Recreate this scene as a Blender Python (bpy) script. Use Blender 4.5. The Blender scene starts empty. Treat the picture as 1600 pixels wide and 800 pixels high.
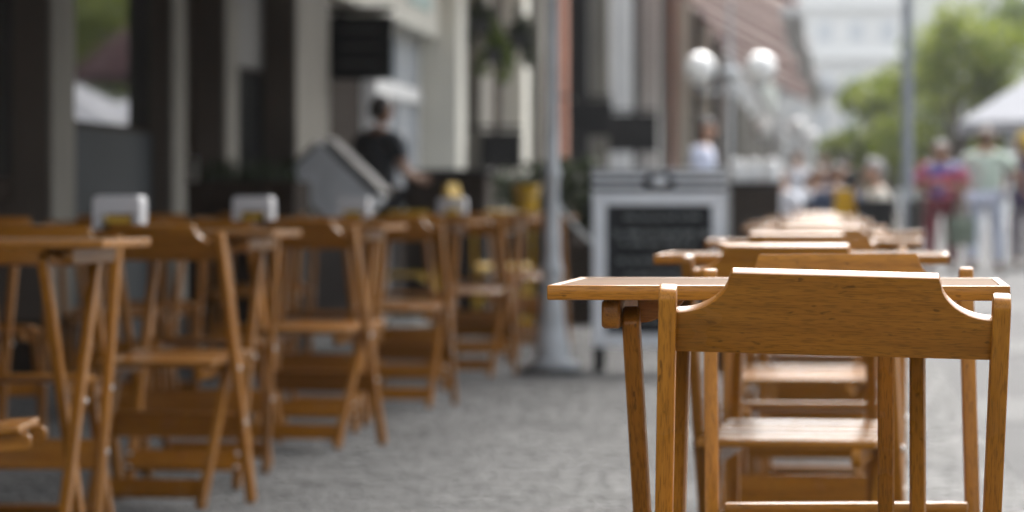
import bpy, bmesh, math, random
from mathutils import Vector, Matrix, Euler
R = math.radians
rng = random.Random(7)
scene = bpy.context.scene
C = scene.collection

# ------------------------------------------------------------------ camera
cam_d = bpy.data.cameras.new('camera')
cam_d.sensor_width = 36.0
cam_d.lens = 157.5
cam_d.clip_start = 0.1
cam_d.clip_end = 4000
cam_d.dof.use_dof = True
cam_d.dof.focus_distance = 5.60
cam_d.dof.aperture_fstop = 6.9
cam_d.dof.aperture_blades = 9
cam = bpy.data.objects.new('camera', cam_d)
C.objects.link(cam)
cam.location = (0, 0, 0.889)
cam.rotation_euler = (R(90 - 0.704), 0, R(3.963))
scene.camera = cam

# ------------------------------------------------------------------ sky and sun (bright overcast)
SUN_EL, SUN_AZ = 43.0, 8.0          # azimuth clockwise from the street axis (+Y) towards +X
world = bpy.data.worlds.new('World'); scene.world = world
world.use_nodes = True
wn = world.node_tree.nodes; wl = world.node_tree.links
wn.clear()
wo = wn.new('ShaderNodeOutputWorld'); bg = wn.new('ShaderNodeBackground')
sky = wn.new('ShaderNodeTexSky'); sky.sky_type = 'NISHITA'; sky.sun_disc = False
sky.sun_elevation = R(SUN_EL); sky.sun_rotation = R(SUN_AZ)
sky.air_density = 1.0; sky.dust_density = 6.0; sky.ozone_density = 1.0
hs = wn.new('ShaderNodeHueSaturation'); hs.inputs['Saturation'].default_value = 0.28
wl.new(sky.outputs[0], hs.inputs['Color']); wl.new(hs.outputs[0], bg.inputs[0]); wl.new(bg.outputs[0], wo.inputs[0])
bg.inputs[1].default_value = 0.15
sd = bpy.data.lights.new('sun', 'SUN'); sd.energy = 0.5; sd.angle = R(56); sd.color = (1.0, 0.965, 0.91)
so = bpy.data.objects.new('sun', sd); C.objects.link(so)
_d = Vector((math.sin(R(SUN_AZ)) * math.cos(R(SUN_EL)), math.cos(R(SUN_AZ)) * math.cos(R(SUN_EL)), math.sin(R(SUN_EL))))
so.rotation_euler = (-_d).to_track_quat('-Z', 'Y').to_euler()
so.location = (20, -5, 30)
scene.view_settings.view_transform = 'Standard'
scene.view_settings.look = 'None'
scene.view_settings.gamma = 1.0
scene.view_settings.use_curve_mapping = False
scene.view_settings.exposure = 1.85

# ------------------------------------------------------------------ materials
def mat_new(name):
    m = bpy.data.materials.new(name); m.use_nodes = True
    nt = m.node_tree; b = nt.nodes['Principled BSDF']
    return m, nt, b

def plain(name, col, rough=0.6, var=0.12, scale=6.0, metal=0.0, coat=0.0, bump=0.0, bscale=60.0, spec=0.5):
    """a surface colour with soft uneven patches and optional fine relief"""
    m, nt, b = mat_new(name); N, L = nt.nodes, nt.links
    tc = N.new('ShaderNodeTexCoord'); no = N.new('ShaderNodeTexNoise')
    no.inputs['Scale'].default_value = scale; no.inputs['Detail'].default_value = 5
    L.new(tc.outputs['Object'], no.inputs['Vector'])
    mr = N.new('ShaderNodeMapRange')
    mr.inputs['From Min'].default_value = 0.3; mr.inputs['From Max'].default_value = 0.7
    mr.inputs['To Min'].default_value = 1 - var; mr.inputs['To Max'].default_value = 1 + var
    L.new(no.outputs['Fac'], mr.inputs['Value'])
    mx = N.new('ShaderNodeVectorMath'); mx.operation = 'SCALE'
    mx.inputs[0].default_value = col[:3]
    L.new(mr.outputs[0], mx.inputs['Scale'])
    L.new(mx.outputs[0], b.inputs['Base Color'])
    b.inputs['Roughness'].default_value = rough; b.inputs['Metallic'].default_value = metal
    b.inputs['Coat Weight'].default_value = coat; b.inputs['Specular IOR Level'].default_value = spec
    if bump:
        n2 = N.new('ShaderNodeTexNoise'); n2.inputs['Scale'].default_value = bscale; n2.inputs['Detail'].default_value = 4
        L.new(tc.outputs['Object'], n2.inputs['Vector'])
        bp = N.new('ShaderNodeBump'); bp.inputs['Strength'].default_value = bump; bp.inputs['Distance'].default_value = 0.01
        L.new(n2.outputs['Fac'], bp.inputs['Height']); L.new(bp.outputs[0], b.inputs['Normal'])
    return m

def wood(name, light, dark, coat=0.35, rough=0.42, fine=1.0, spec=0.08):
    """varnished timber, grain along the local X axis of each piece"""
    m, nt, b = mat_new(name); N, L = nt.nodes, nt.links
    tc = N.new('ShaderNodeTexCoord'); oi = N.new('ShaderNodeObjectInfo')
    off = N.new('ShaderNodeVectorMath'); off.operation = 'MULTIPLY_ADD'
    cmb = N.new('ShaderNodeCombineXYZ')
    for i in range(3): L.new(oi.outputs['Random'], cmb.inputs[i])
    off.inputs[1].default_value = (7.3, 5.1, 3.7)
    L.new(cmb.outputs[0], off.inputs[0]); L.new(tc.outputs['Object'], off.inputs[2])
    def grain(sc, detail, rough_, dist=0.0):
        mp = N.new('ShaderNodeMapping'); mp.inputs['Scale'].default_value = sc
        L.new(off.outputs[0], mp.inputs['Vector'])
        n = N.new('ShaderNodeTexNoise'); n.inputs['Scale'].default_value = 1.0
        n.inputs['Detail'].default_value = detail; n.inputs['Roughness'].default_value = rough_
        n.inputs['Distortion'].default_value = dist
        L.new(mp.outputs[0], n.inputs['Vector']); return n
    g1 = grain((2.6, 62 * fine, 62 * fine), 5, 0.6, 0.5)
    g2 = grain((45, 620 * fine, 560 * fine), 2, 0.5)
    g3 = grain((1.2, 6, 6), 2, 0.5)
    ramp = N.new('ShaderNodeValToRGB')
    ramp.color_ramp.elements[0].position = 0.34; ramp.color_ramp.elements[0].color = (*dark, 1)
    ramp.color_ramp.elements[1].position = 0.68; ramp.color_ramp.elements[1].color = (*light, 1)
    L.new(g1.outputs['Fac'], ramp.inputs['Fac'])
    # pores: short dark dashes
    pr = N.new('ShaderNodeMapRange'); pr.inputs['From Min'].default_value = 0.36; pr.inputs['From Max'].default_value = 0.5
    pr.inputs['To Min'].default_value = 0.66; pr.inputs['To Max'].default_value = 1.0
    L.new(g2.outputs['Fac'], pr.inputs['Value'])
    br = N.new('ShaderNodeMapRange'); br.inputs['From Min'].default_value = 0.3; br.inputs['From Max'].default_value = 0.7
    br.inputs['To Min'].default_value = 0.8; br.inputs['To Max'].default_value = 1.15
    L.new(g3.outputs['Fac'], br.inputs['Value'])
    ob = N.new('ShaderNodeMapRange'); ob.inputs['To Min'].default_value = 0.74; ob.inputs['To Max'].default_value = 1.16
    L.new(oi.outputs['Random'], ob.inputs['Value'])
    m1 = N.new('ShaderNodeMath'); m1.operation = 'MULTIPLY'; L.new(pr.outputs[0], m1.inputs[0]); L.new(br.outputs[0], m1.inputs[1])
    m2a = N.new('ShaderNodeMath'); m2a.operation = 'MULTIPLY'; L.new(m1.outputs[0], m2a.inputs[0]); L.new(ob.outputs[0], m2a.inputs[1])
    sp = grain((55, 120, 120), 1, 0.4); st = grain((5, 9, 9), 3, 0.6)          # dark specks, grubby handled patches
    s1 = N.new('ShaderNodeMapRange'); s1.inputs['From Min'].default_value = 0.70; s1.inputs['From Max'].default_value = 0.76; s1.inputs['To Min'].default_value = 1.0; s1.inputs['To Max'].default_value = 0.55
    L.new(sp.outputs['Fac'], s1.inputs['Value'])
    s2 = N.new('ShaderNodeMapRange'); s2.inputs['From Min'].default_value = 0.55; s2.inputs['From Max'].default_value = 0.75; s2.inputs['To Min'].default_value = 1.0; s2.inputs['To Max'].default_value = 0.78
    L.new(st.outputs['Fac'], s2.inputs['Value'])
    m2b = N.new('ShaderNodeMath'); m2b.operation = 'MULTIPLY'; L.new(s1.outputs[0], m2b.inputs[0]); L.new(s2.outputs[0], m2b.inputs[1])
    m2 = N.new('ShaderNodeMath'); m2.operation = 'MULTIPLY'; L.new(m2a.outputs[0], m2.inputs[0]); L.new(m2b.outputs[0], m2.inputs[1])
    cr = N.new('ShaderNodeMapRange'); cr.inputs['From Min'].default_value = 0.35; cr.inputs['From Max'].default_value = 0.7; cr.inputs['To Min'].default_value = 0.13; cr.inputs['To Max'].default_value = 0.34
    L.new(st.outputs['Fac'], cr.inputs['Value']); L.new(cr.outputs[0], b.inputs['Coat Roughness'])
    sc = N.new('ShaderNodeVectorMath'); sc.operation = 'SCALE'
    L.new(ramp.outputs[0], sc.inputs[0]); L.new(m2.outputs[0], sc.inputs['Scale'])
    L.new(sc.outputs[0], b.inputs['Base Color'])
    b.inputs['Roughness'].default_value = rough
    b.inputs['Coat Weight'].default_value = coat
    b.inputs['Specular IOR Level'].default_value = spec; b.inputs['Coat IOR'].default_value = 1.42
    bp = N.new('ShaderNodeBump'); bp.inputs['Strength'].default_value = 0.05; bp.inputs['Distance'].default_value = 0.002
    L.new(g2.outputs['Fac'], bp.inputs['Height']); L.new(bp.outputs[0], b.inputs['Normal'])
    return m

def leafmat(name, c1, c2):
    m, nt, b = mat_new(name); N, L = nt.nodes, nt.links
    g = N.new('ShaderNodeNewGeometry'); r = N.new('ShaderNodeValToRGB')
    r.color_ramp.elements[0].color = (*c1, 1); r.color_ramp.elements[1].color = (*c2, 1)
    L.new(g.outputs['Random Per Island'], r.inputs['Fac']); L.new(r.outputs[0], b.inputs['Base Color'])
    b.inputs['Roughness'].default_value = 0.55
    tr = N.new('ShaderNodeBsdfTranslucent'); L.new(r.outputs[0], tr.inputs['Color'])
    mx = N.new('ShaderNodeMixShader'); mx.inputs[0].default_value = 0.45
    L.new(b.outputs[0], mx.inputs[1]); L.new(tr.outputs[0], mx.inputs[2])
    L.new(mx.outputs[0], nt.nodes['Material Output'].inputs['Surface'])
    return m

def islandmat(name, c1, c2, rough=0.8, fine=40.0):
    """paving stones: every stone its own grey, with fine speckle"""
    m, nt, b = mat_new(name); N, L = nt.nodes, nt.links
    g = N.new('ShaderNodeNewGeometry'); r = N.new('ShaderNodeValToRGB')
    r.color_ramp.elements[0].color = (*c1, 1); r.color_ramp.elements[1].color = (*c2, 1)
    L.new(g.outputs['Random Per Island'], r.inputs['Fac'])
    tc = N.new('ShaderNodeTexCoord'); n = N.new('ShaderNodeTexNoise'); n.inputs['Scale'].default_value = 1.1; n.inputs['Detail'].default_value = 8
    n.inputs['Roughness'].default_value = 0.7
    L.new(tc.outputs['Object'], n.inputs['Vector'])
    mr = N.new('ShaderNodeMapRange'); mr.inputs['From Min'].default_value = 0.3; mr.inputs['From Max'].default_value = 0.7
    mr.inputs['To Min'].default_value = 0.84; mr.inputs['To Max'].default_value = 1.14
    L.new(n.outputs['Fac'], mr.inputs['Value'])
    sc = N.new('ShaderNodeVectorMath'); sc.operation = 'SCALE'
    L.new(r.outputs[0], sc.inputs[0]); L.new(mr.outputs[0], sc.inputs['Scale']); L.new(sc.outputs[0], b.inputs['Base Color'])
    b.inputs['Roughness'].default_value = rough
    return m

def patterned(name, cols, scale=14.0, rough=0.8):
    m, nt, b = mat_new(name); N, L = nt.nodes, nt.links
    tc = N.new('ShaderNodeTexCoord'); v = N.new('ShaderNodeTexVoronoi'); v.inputs['Scale'].default_value = scale
    L.new(tc.outputs['Object'], v.inputs['Vector'])
    r = N.new('ShaderNodeValToRGB'); r.color_ramp.interpolation = 'CONSTANT'
    el = r.color_ramp.elements
    while len(el) < len(cols): el.new(0.5)
    for i, c in enumerate(cols): el[i].position = i / len(cols); el[i].color = (*c, 1)
    sx = N.new('ShaderNodeSeparateColor'); L.new(v.outputs['Color'], sx.inputs[0]); L.new(sx.outputs[0], r.inputs['Fac'])
    L.new(r.outputs[0], b.inputs['Base Color']); b.inputs['Roughness'].default_value = rough
    return m

M = {}
M['wood'] = wood('varnished_wood', (0.390, 0.157, 0.0170), (0.275, 0.102, 0.0085), coat=0.42, rough=0.45)
M['wood_top'] = wood('worn_darkened_table_top_wood', (0.165, 0.086, 0.034), (0.120, 0.058, 0.021), coat=0.03, rough=0.85, spec=0.2)  # worn and matt, also darkened against the strong light on top
M['yellow_paint'] = plain('yellow_paint', (0.62, 0.38, 0.02), 0.45)
M['steel'] = plain('bolt_steel', (0.62, 0.60, 0.57), 0.3, metal=0.9)
M['cobble'] = islandmat('cobble_stone', (0.060, 0.060, 0.058), (0.098, 0.097, 0.094))
M['mortar'] = plain('sand_joint', (0.080, 0.079, 0.075), 0.95, 0.25, 3.0, bump=0.4)
M['asphalt'] = plain('worn_street_surface', (0.060, 0.060, 0.060), 0.95, 0.14, 1.2, bump=0.5, bscale=90)
M['band'] = plain('pale_stone_band', (0.092, 0.092, 0.090), 0.95, 0.1, 2.0, bump=0.3)
M['beige'] = plain('beige_stucco', (0.165, 0.152, 0.124), 0.85, 0.12, 2.0, bump=0.3)  # stucco piers, and the slabs that colour pier sides as lit
M['brown_pl'] = plain('brown_painted_stucco', (0.085, 0.064, 0.048), 0.8, 0.15, 2.0, bump=0.3)  # walls, and pier sides coloured as if in shade
M['cream'] = plain('cream_painted_wall', (0.66, 0.64, 0.56), 0.8, 0.07, 1.6, bump=0.2)
M['white'] = plain('white_paint', (0.78, 0.78, 0.77), 0.5, 0.05, 4.0)
M['offwhite'] = plain('off_white_plastic', (0.60, 0.59, 0.60), 0.42, 0.05, 9.0)
M['terra'] = plain('terracotta_paint', (0.36, 0.13, 0.065), 0.8, 0.15, 3.0)
M['darkwood'] = plain('dark_stained_wood', (0.028, 0.019, 0.013), 0.85, 0.3, 8.0, spec=0.06)
M['black'] = plain('matt_black_paint', (0.010, 0.010, 0.011), 0.6, 0.2, 10.0, spec=0.12)
M['slate'] = plain('chalkboard_black', (0.018, 0.020, 0.022), 0.75, 0.35, 7.0, spec=0.15)
M['chalk'] = plain('chalk', (0.42, 0.45, 0.44), 0.95, 0.3, 40.0)
M['greyboard'] = plain('grey_blue_panel', (0.034, 0.040, 0.045), 0.8, 0.1, 3.0, spec=0.2)
M['shutter'] = plain('grey_shutter', (0.15, 0.145, 0.138), 0.8, 0.12, 5.0)
M['framegrey'] = plain('pale_grey_sign_frame', (0.70, 0.73, 0.76), 0.5, 0.10, 6.0)
M['stripe'] = plain('dark_grey_stripe', (0.022, 0.024, 0.028), 0.6, spec=0.2)
M['faint'] = plain('faint_grey_lettering', (0.05, 0.05, 0.052), 0.7)
M['lamp_iron'] = plain('pale_painted_cast_iron', (0.43, 0.455, 0.475), 0.55, 0.24, 5.0, bump=0.25)
M['iron_dark'] = plain('dark_cast_iron', (0.06, 0.062, 0.064), 0.6)
M['globe'] = plain('opal_glass', (0.86, 0.86, 0.84), 0.25, 0.02, coat=0.5)
M['galv'] = plain('galvanised_pole', (0.25, 0.27, 0.30), 0.6, 0.12, 6.0, metal=0.25)
M['maroon'] = plain('maroon_canvas', (0.16, 0.030, 0.034), 0.85, 0.12, 5.0)
M['canvas'] = plain('grey_cream_canvas', (0.50, 0.47, 0.45), 0.9, 0.12, 1.5)
_nt = M['canvas'].node_tree; _t = _nt.nodes.new('ShaderNodeBsdfTranslucent'); _t.inputs['Color'].default_value = (0.66, 0.60, 0.58, 1)
_mx = _nt.nodes.new('ShaderNodeMixShader'); _mx.inputs[0].default_value = 0.55
_nt.links.new(_nt.nodes['Principled BSDF'].outputs[0], _mx.inputs[1]); _nt.links.new(_t.outputs[0], _mx.inputs[2]); _nt.links.new(_mx.outputs[0], _nt.nodes['Material Output'].inputs['Surface'])
M['dark_maroon'] = plain('dark_maroon_canvas', (0.055, 0.013, 0.015), 0.9, 0.15, 5.0)
M['metalsheet'] = plain('brushed_steel_sheet', (0.58, 0.61, 0.65), 0.5, 0.12, 8.0)
M['darkshell'] = plain('dark_brown_sheet', (0.085, 0.070, 0.062), 0.5, 0.1, 8.0)
M['teal'] = plain('pale_teal_sign', (0.35, 0.50, 0.47), 0.5)
M['parasol'] = plain('white_parasol_cloth', (0.38, 0.39, 0.42), 0.85, 0.05, 3.0)
M['skin_light'] = plain('skin_light', (0.50, 0.29, 0.20), 0.5, 0.06)
M['skin_tan'] = plain('skin_tan', (0.33, 0.17, 0.10), 0.5, 0.06)
M['hair_dark'] = plain('dark_hair', (0.018, 0.012, 0.009), 0.5, 0.3, 30)
M['hair_grey'] = plain('grey_hair', (0.25, 0.24, 0.23), 0.6, 0.3, 30)
M['hair_brown'] = plain('brown_hair', (0.10, 0.05, 0.025), 0.5, 0.3, 30)
def cloth(n, c): M[n] = plain(n, c, 0.9, 0.16, 7.0, spec=0.2)
cloth('cloth_charcoal', (0.045, 0.048, 0.055)); cloth('cloth_pale_blue', (0.62, 0.66, 0.80))
cloth('cloth_pale_green', (0.50, 0.59, 0.50)); cloth('cloth_jeans', (0.52, 0.56, 0.66))
cloth('cloth_dark_red', (0.14, 0.025, 0.035)); cloth('cloth_purple', (0.055, 0.035, 0.075))
cloth('cloth_ochre', (0.58, 0.40, 0.06)); cloth('cloth_beige', (0.56, 0.52, 0.45))
cloth('cloth_navy', (0.05, 0.07, 0.12)); cloth('cloth_white', (0.74, 0.75, 0.80)); cloth('cloth_black', (0.015, 0.015, 0.017))
cloth('cloth_sage', (0.15, 0.18, 0.14)); cloth('cloth_olive', (0.20, 0.19, 0.12))
M['floral'] = patterned('floral_cloth', [(0.34, 0.05, 0.08), (0.10, 0.09, 0.32), (0.55, 0.13, 0.22), (0.42, 0.06, 0.08), (0.13, 0.16, 0.36)], 9.0)
M['leaf_bright'] = leafmat('leaf_yellow_green', (0.09, 0.14, 0.008), (0.27, 0.31, 0.018))
M['leaf_mid'] = leafmat('leaf_mid_green', (0.06, 0.10, 0.018), (0.16, 0.21, 0.035))
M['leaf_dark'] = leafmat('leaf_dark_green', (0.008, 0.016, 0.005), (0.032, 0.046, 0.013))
M['bark'] = plain('bark', (0.09, 0.07, 0.055), 0.9, 0.3, 8.0, bump=0.6, bscale=20)
M['hill'] = plain('wooded_hill', (0.07, 0.09, 0.06), 0.9, 0.25, 0.05)
M['farwhite'] = plain('far_white_render', (0.80, 0.80, 0.77), 0.8, 0.04, 0.3)
M['fargrey'] = plain('far_grey_roof', (0.40, 0.41, 0.42), 0.8, 0.1, 0.5)
M['farpane'] = plain('far_pale_pane', (0.60, 0.63, 0.64), 0.5)
M['soil'] = plain('soil', (0.03, 0.022, 0.016), 0.95)

def glass(name, tint, rough=0.03):
    m, nt, b = mat_new(name)
    b.inputs['Base Color'].default_value = (*tint, 1); b.inputs['Roughness'].default_value = rough
    b.inputs['IOR'].default_value = 1.55
    return m
M['glass'] = glass('dark_window_glass', (0.012, 0.015, 0.016))
M['glass_pale'] = glass('pale_window_glass', (0.30, 0.36, 0.42), 0.08)
M['screen'] = glass('switched_off_screen', (0.012, 0.013, 0.016), 0.25)

# ------------------------------------------------------------------ helpers
def link(name, me, mat=None, parent=None):
    o = bpy.data.objects.new(name, me); C.objects.link(o)
    if mat is not None and me is not None and not me.materials: me.materials.append(M[mat])
    if parent is not None: o.parent = parent
    return o
def tag(o, label=None, cat=None, group=None, kind=None):
    if label: o['label'] = label
    if cat: o['category'] = cat
    if group: o['group'] = group
    if kind: o['kind'] = kind
    return o
def empty(name, loc=(0, 0, 0), rz=0.0):
    o = bpy.data.objects.new(name, None); o.empty_display_size = 0.1; C.objects.link(o)
    o.location = loc; o.rotation_euler = (0, 0, rz); return o
def kids(o): return [c for c in bpy.data.objects if c.parent == o]
def copy_tree(o, parent=None):
    c = o.copy(); C.objects.link(c); c.parent = parent
    for ch in kids(o): copy_tree(ch, c)
    return c
def finish(bm, name, smooth=True, angle=40):
    me = bpy.data.meshes.new(name); bm.normal_update(); bm.to_mesh(me); bm.free()
    if smooth:
        for p in me.polygons: p.use_smooth = True
        me.set_sharp_from_angle(angle=R(angle))
    return me
def plate(outline, th, bev=0.003, seg=2, name='plate'):
    """flat outline in the local XY plane, thickness along Z, rounded over on both rims"""
    bm = bmesh.new()
    vs = [bm.verts.new((x, y, -th / 2)) for x, y in outline]
    f = bm.faces.new(vs)
    r = bmesh.ops.extrude_face_region(bm, geom=[f])
    nv = [g for g in r['geom'] if isinstance(g, bmesh.types.BMVert)]
    for v in nv: v.co.z += th
    bm.normal_update()
    bmesh.ops.recalc_face_normals(bm, faces=bm.faces)
    if bev > 0:
        ed = [e for e in bm.edges if abs(e.verts[0].co.z - e.verts[1].co.z) < 1e-6]
        cor = [e for e in bm.edges if abs(e.verts[0].co.z - e.verts[1].co.z) > 1e-6 and len(e.link_faces) == 2 and e.calc_face_angle(0) > R(50)]
        bmesh.ops.bevel(bm, geom=ed + cor, offset=bev, segments=seg, affect='EDGES', profile=0.5, clamp_overlap=True)
    return finish(bm, name)
def rect(L, w): return [(-L / 2, -w / 2), (L / 2, -w / 2), (L / 2, w / 2), (-L / 2, w / 2)]
def rounded_end(L, w, r0, r1, n=5):
    """rectangle with its corners rounded: r0 at the -X end, r1 at the +X end"""
    pts = []
    for cx, cy, r, a0 in ((-L / 2, -w / 2, r0, 180), (L / 2, -w / 2, r1, 270), (L / 2, w / 2, r1, 0), (-L / 2, w / 2, r0, 90)):
        if r <= 0: pts.append((cx, cy)); continue
        ox = cx + (r if cx < 0 else -r); oy = cy + (r if cy < 0 else -r)
        for k in range(n + 1):
            a = R(a0 + 90 * k / n); pts.append((ox + r * math.cos(a), oy + r * math.sin(a)))
    return pts
def aim(o, p0, p1, ydir):
    """local X from p0 to p1, local Y as near ydir as possible, origin half way"""
    p0, p1 = Vector(p0), Vector(p1)
    x = (p1 - p0).normalized(); z = x.cross(Vector(ydir)).normalized(); y = z.cross(x)
    m = Matrix((x, y, z)).transposed().to_4x4(); m.translation = (p0 + p1) / 2
    o.matrix_basis = m; return o
def box_mesh(x0, x1, y0, y1, z0, z1, bev=0.0, name='box'):
    bm = bmesh.new()
    v = [bm.verts.new(p) for p in ((x0, y0, z0), (x1, y0, z0), (x1, y1, z0), (x0, y1, z0), (x0, y0, z1), (x1, y0, z1), (x1, y1, z1), (x0, y1, z1))]
    for f in ((3, 2, 1, 0), (4, 5, 6, 7), (0, 1, 5, 4), (1, 2, 6, 5), (2, 3, 7, 6), (3, 0, 4, 7)): bm.faces.new([v[i] for i in f])
    if bev: bmesh.ops.bevel(bm, geom=bm.edges[:], offset=bev, segments=1, affect='EDGES')
    return finish(bm, name, smooth=False)
def box(name, x0, x1, y0, y1, z0, z1, mat, parent=None, bev=0.0):
    """box centred on its own origin, so that its texture does not swim"""
    cx, cy, cz = (x0 + x1) / 2, (y0 + y1) / 2, (z0 + z1) / 2
    o = link(name, box_mesh(x0 - cx, x1 - cx, y0 - cy, y1 - cy, z0 - cz, z1 - cz, bev, name), mat, parent)
    o.location = (cx, cy, cz); return o
def lathe(profile, n=20, name='lathe', cap=True, angle=40):
    bm = bmesh.new(); rings = []
    for r, z in profile:
        rings.append([bm.verts.new((r * math.cos(2 * math.pi * k / n), r * math.sin(2 * math.pi * k / n), z)) for k in range(n)])
    for a, b in zip(rings, rings[1:]):
        for k in range(n): bm.faces.new((a[k], a[(k + 1) % n], b[(k + 1) % n], b[k]))
    if cap:
        bm.faces.new(rings[0][::-1]); bm.faces.new(rings[-1])
    return finish(bm, name, angle=angle)
def tube(pts, radii, n=8, name='tube', bm=None):
    own = bm is None
    if own: bm = bmesh.new()
    pts = [Vector(p) for p in pts]; rings = []
    for i, p in enumerate(pts):
        d = (pts[min(i + 1, len(pts) - 1)] - pts[max(i - 1, 0)]).normalized()
        a = d.orthogonal().normalized() if abs(d.z) > 0.9 else d.cross(Vector((0, 0, 1))).normalized()
        if abs(d.z) > 0.9: a = Vector((1, 0, 0)) - d * d.x; a.normalize()
        b = d.cross(a); r = radii[i] if isinstance(radii, (list, tuple)) else radii
        rings.append([bm.verts.new(p + a * r * math.cos(2 * math.pi * k / n) + b * r * math.sin(2 * math.pi * k / n)) for k in range(n)])
    for a, b in zip(rings, rings[1:]):
        for k in range(n): bm.faces.new((a[k], a[(k + 1) % n], b[(k + 1) % n], b[k]))
    bm.faces.new(rings[0][::-1]); bm.faces.new(rings[-1])
    if own:
        bmesh.ops.recalc_face_normals(bm, faces=bm.faces); return finish(bm, name)
def ball(rx, ry, rz, name='ball', u=20, v=12):
    bm = bmesh.new(); bmesh.ops.create_uvsphere(bm, u_segments=u, v_segments=v, radius=1)
    for w in bm.verts: w.co = Vector((w.co.x * rx, w.co.y * ry, w.co.z * rz))
    return finish(bm, name, angle=80)
def leaves_mesh(clumps, n, size, rnd, name='leaves', flat=0.0, elong=1.6):
    """leaf faces spread through ellipsoid clumps [(centre, radii, weight)], denser to the rim"""
    vs, fs = [], []
    ws = [c[2] for c in clumps]
    for _ in range(n):
        c, r, _w = rnd.choices(clumps, ws)[0]
        d = Vector((rnd.gauss(0, 1), rnd.gauss(0, 1), rnd.gauss(0, 1))).normalized()
        k = rnd.random() ** 0.45 * (1 + rnd.gauss(0, 0.07))
        p = Vector((c[0] + d.x * r[0] * k, c[1] + d.y * r[1] * k, c[2] + d.z * r[2] * k))
        nrm = (d * 0.6 + Vector((rnd.gauss(0, 1), rnd.gauss(0, 1), rnd.gauss(0, 1) + flat)) * 0.6).normalized()
        a = nrm.orthogonal().normalized(); a.rotate(Matrix.Rotation(rnd.random() * 6.28, 3, nrm)); b = nrm.cross(a)
        s = size * rnd.uniform(0.6, 1.3); i = len(vs)
        vs += [p - a * s * elong * .5, p + b * s * .42 - nrm * s * .1, p + a * s * elong * .5, p - b * s * .42 - nrm * s * .1]
        fs += [(i, i + 1, i + 2), (i, i + 2, i + 3)]
    me = bpy.data.meshes.new(name); me.from_pydata([tuple(v) for v in vs], [], fs); return me
def gz(x): return max(0.0, -0.01 * x)          # the footway rises gently towards the houses
ORD = ['first', 'second', 'third', 'fourth', 'fifth', 'sixth', 'seventh', 'eighth', 'ninth', 'tenth', 'eleventh', 'twelfth']

# ------------------------------------------------------------------ ground
def sheet(name, x0, x1, y0, y1, z, mat, nx=1, ny=1, zf=None):
    bm = bmesh.new(); g = []
    for j in range(ny + 1):
        g.append([])
        for i in range(nx + 1):
            x = x0 + (x1 - x0) * i / nx; y = y0 + (y1 - y0) * j / ny
            g[-1].append(bm.verts.new((x, y, z + (zf(x, y) if zf else 0))))
    for j in range(ny):
        for i in range(nx): bm.faces.new((g[j][i], g[j][i + 1], g[j + 1][i + 1], g[j + 1][i]))
    return link(name, finish(bm, name, smooth=False), mat)
PAVE_EDGE = 0.62
tag(sheet('ground', -300, 400, -40, 2500, -0.06, 'asphalt'), kind='structure')
tag(sheet('street', PAVE_EDGE, 30, -10, 400, 0.0, 'asphalt'), kind='structure')
tag(sheet('pavement', -9, PAVE_EDGE, -10, 400, -0.0055, 'mortar', 12, 1, lambda x, y: gz(x)), kind='structure')
for y0, y1 in ((18.0, 20.2), (26.2, 28.6), (36.5, 39.5), (49.5, 54.0)):
    tag(sheet('paving_band', PAVE_EDGE + 0.02, 29, y0, y1, 0.004, 'band'), kind='structure')

def cobbles(x0, x1, y0, y1, sx, sy):
    vs, fs = [], []; rnd = random.Random(3); y = y0; row = 0
    while y < y1:
        x = x0 + (row % 2) * sx * 0.5 + rnd.uniform(-.01, .01)
        while x < x1:
            w = sx * rnd.uniform(.72, 1.15); d = sy * rnd.uniform(.8, .98)
            h = gz(x) + rnd.gauss(0, 0.0009) - 0.001; yy = y + rnd.uniform(-.008, .008); g = 0.0035; t = 0.006
            tx, ty = rnd.gauss(0, .007), rnd.gauss(0, .007); i = len(vs)
            for px, py in ((x + g, yy + g), (x + w - g, yy + g), (x + w - g, yy + d - g), (x + g, yy + d - g)):
                px += rnd.uniform(-.004, .004); py += rnd.uniform(-.004, .004)
                vs.append((px, py, h - 0.016))
                cx, cy = x + w / 2, yy + d / 2
                qx, qy = px + (cx - px) * t / w * 1.4, py + (cy - py) * t / d * 1.4
                vs.append((qx, qy, h + (qx - cx) * tx + (qy - cy) * ty))
            fs.append((i + 1, i + 3, i + 5, i + 7))
            for a, b in ((0, 2), (2, 4), (4, 6), (6, 0)): fs.append((i + a, i + b, i + b + 1, i + a + 1))
            x += w
        y += sy; row += 1
    me = bpy.data.meshes.new('cobbles'); me.from_pydata(vs, [], fs)
    return link('cobbles', me, 'cobble')
tag(cobbles(-3.55, PAVE_EDGE - 0.01, 9.0, 46.0, 0.092, 0.085), 'grey cobblestones paving the footway between the two rows of tables', 'cobbles', kind='stuff')

# ------------------------------------------------------------------ furniture
bolt_me = lathe([(0.0068, 0), (0.0068, 0.002), (0.0052, 0.0042), (0.002, 0.0052)], 10, 'bolt')
def bolt(parent, p, axis):
    o = link('bolt', bolt_me, 'steel', parent)
    q = Vector(axis).to_track_quat('Z', 'Y'); o.matrix_basis = Matrix.Translation(p) @ q.to_matrix().to_4x4(); return o

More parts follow.
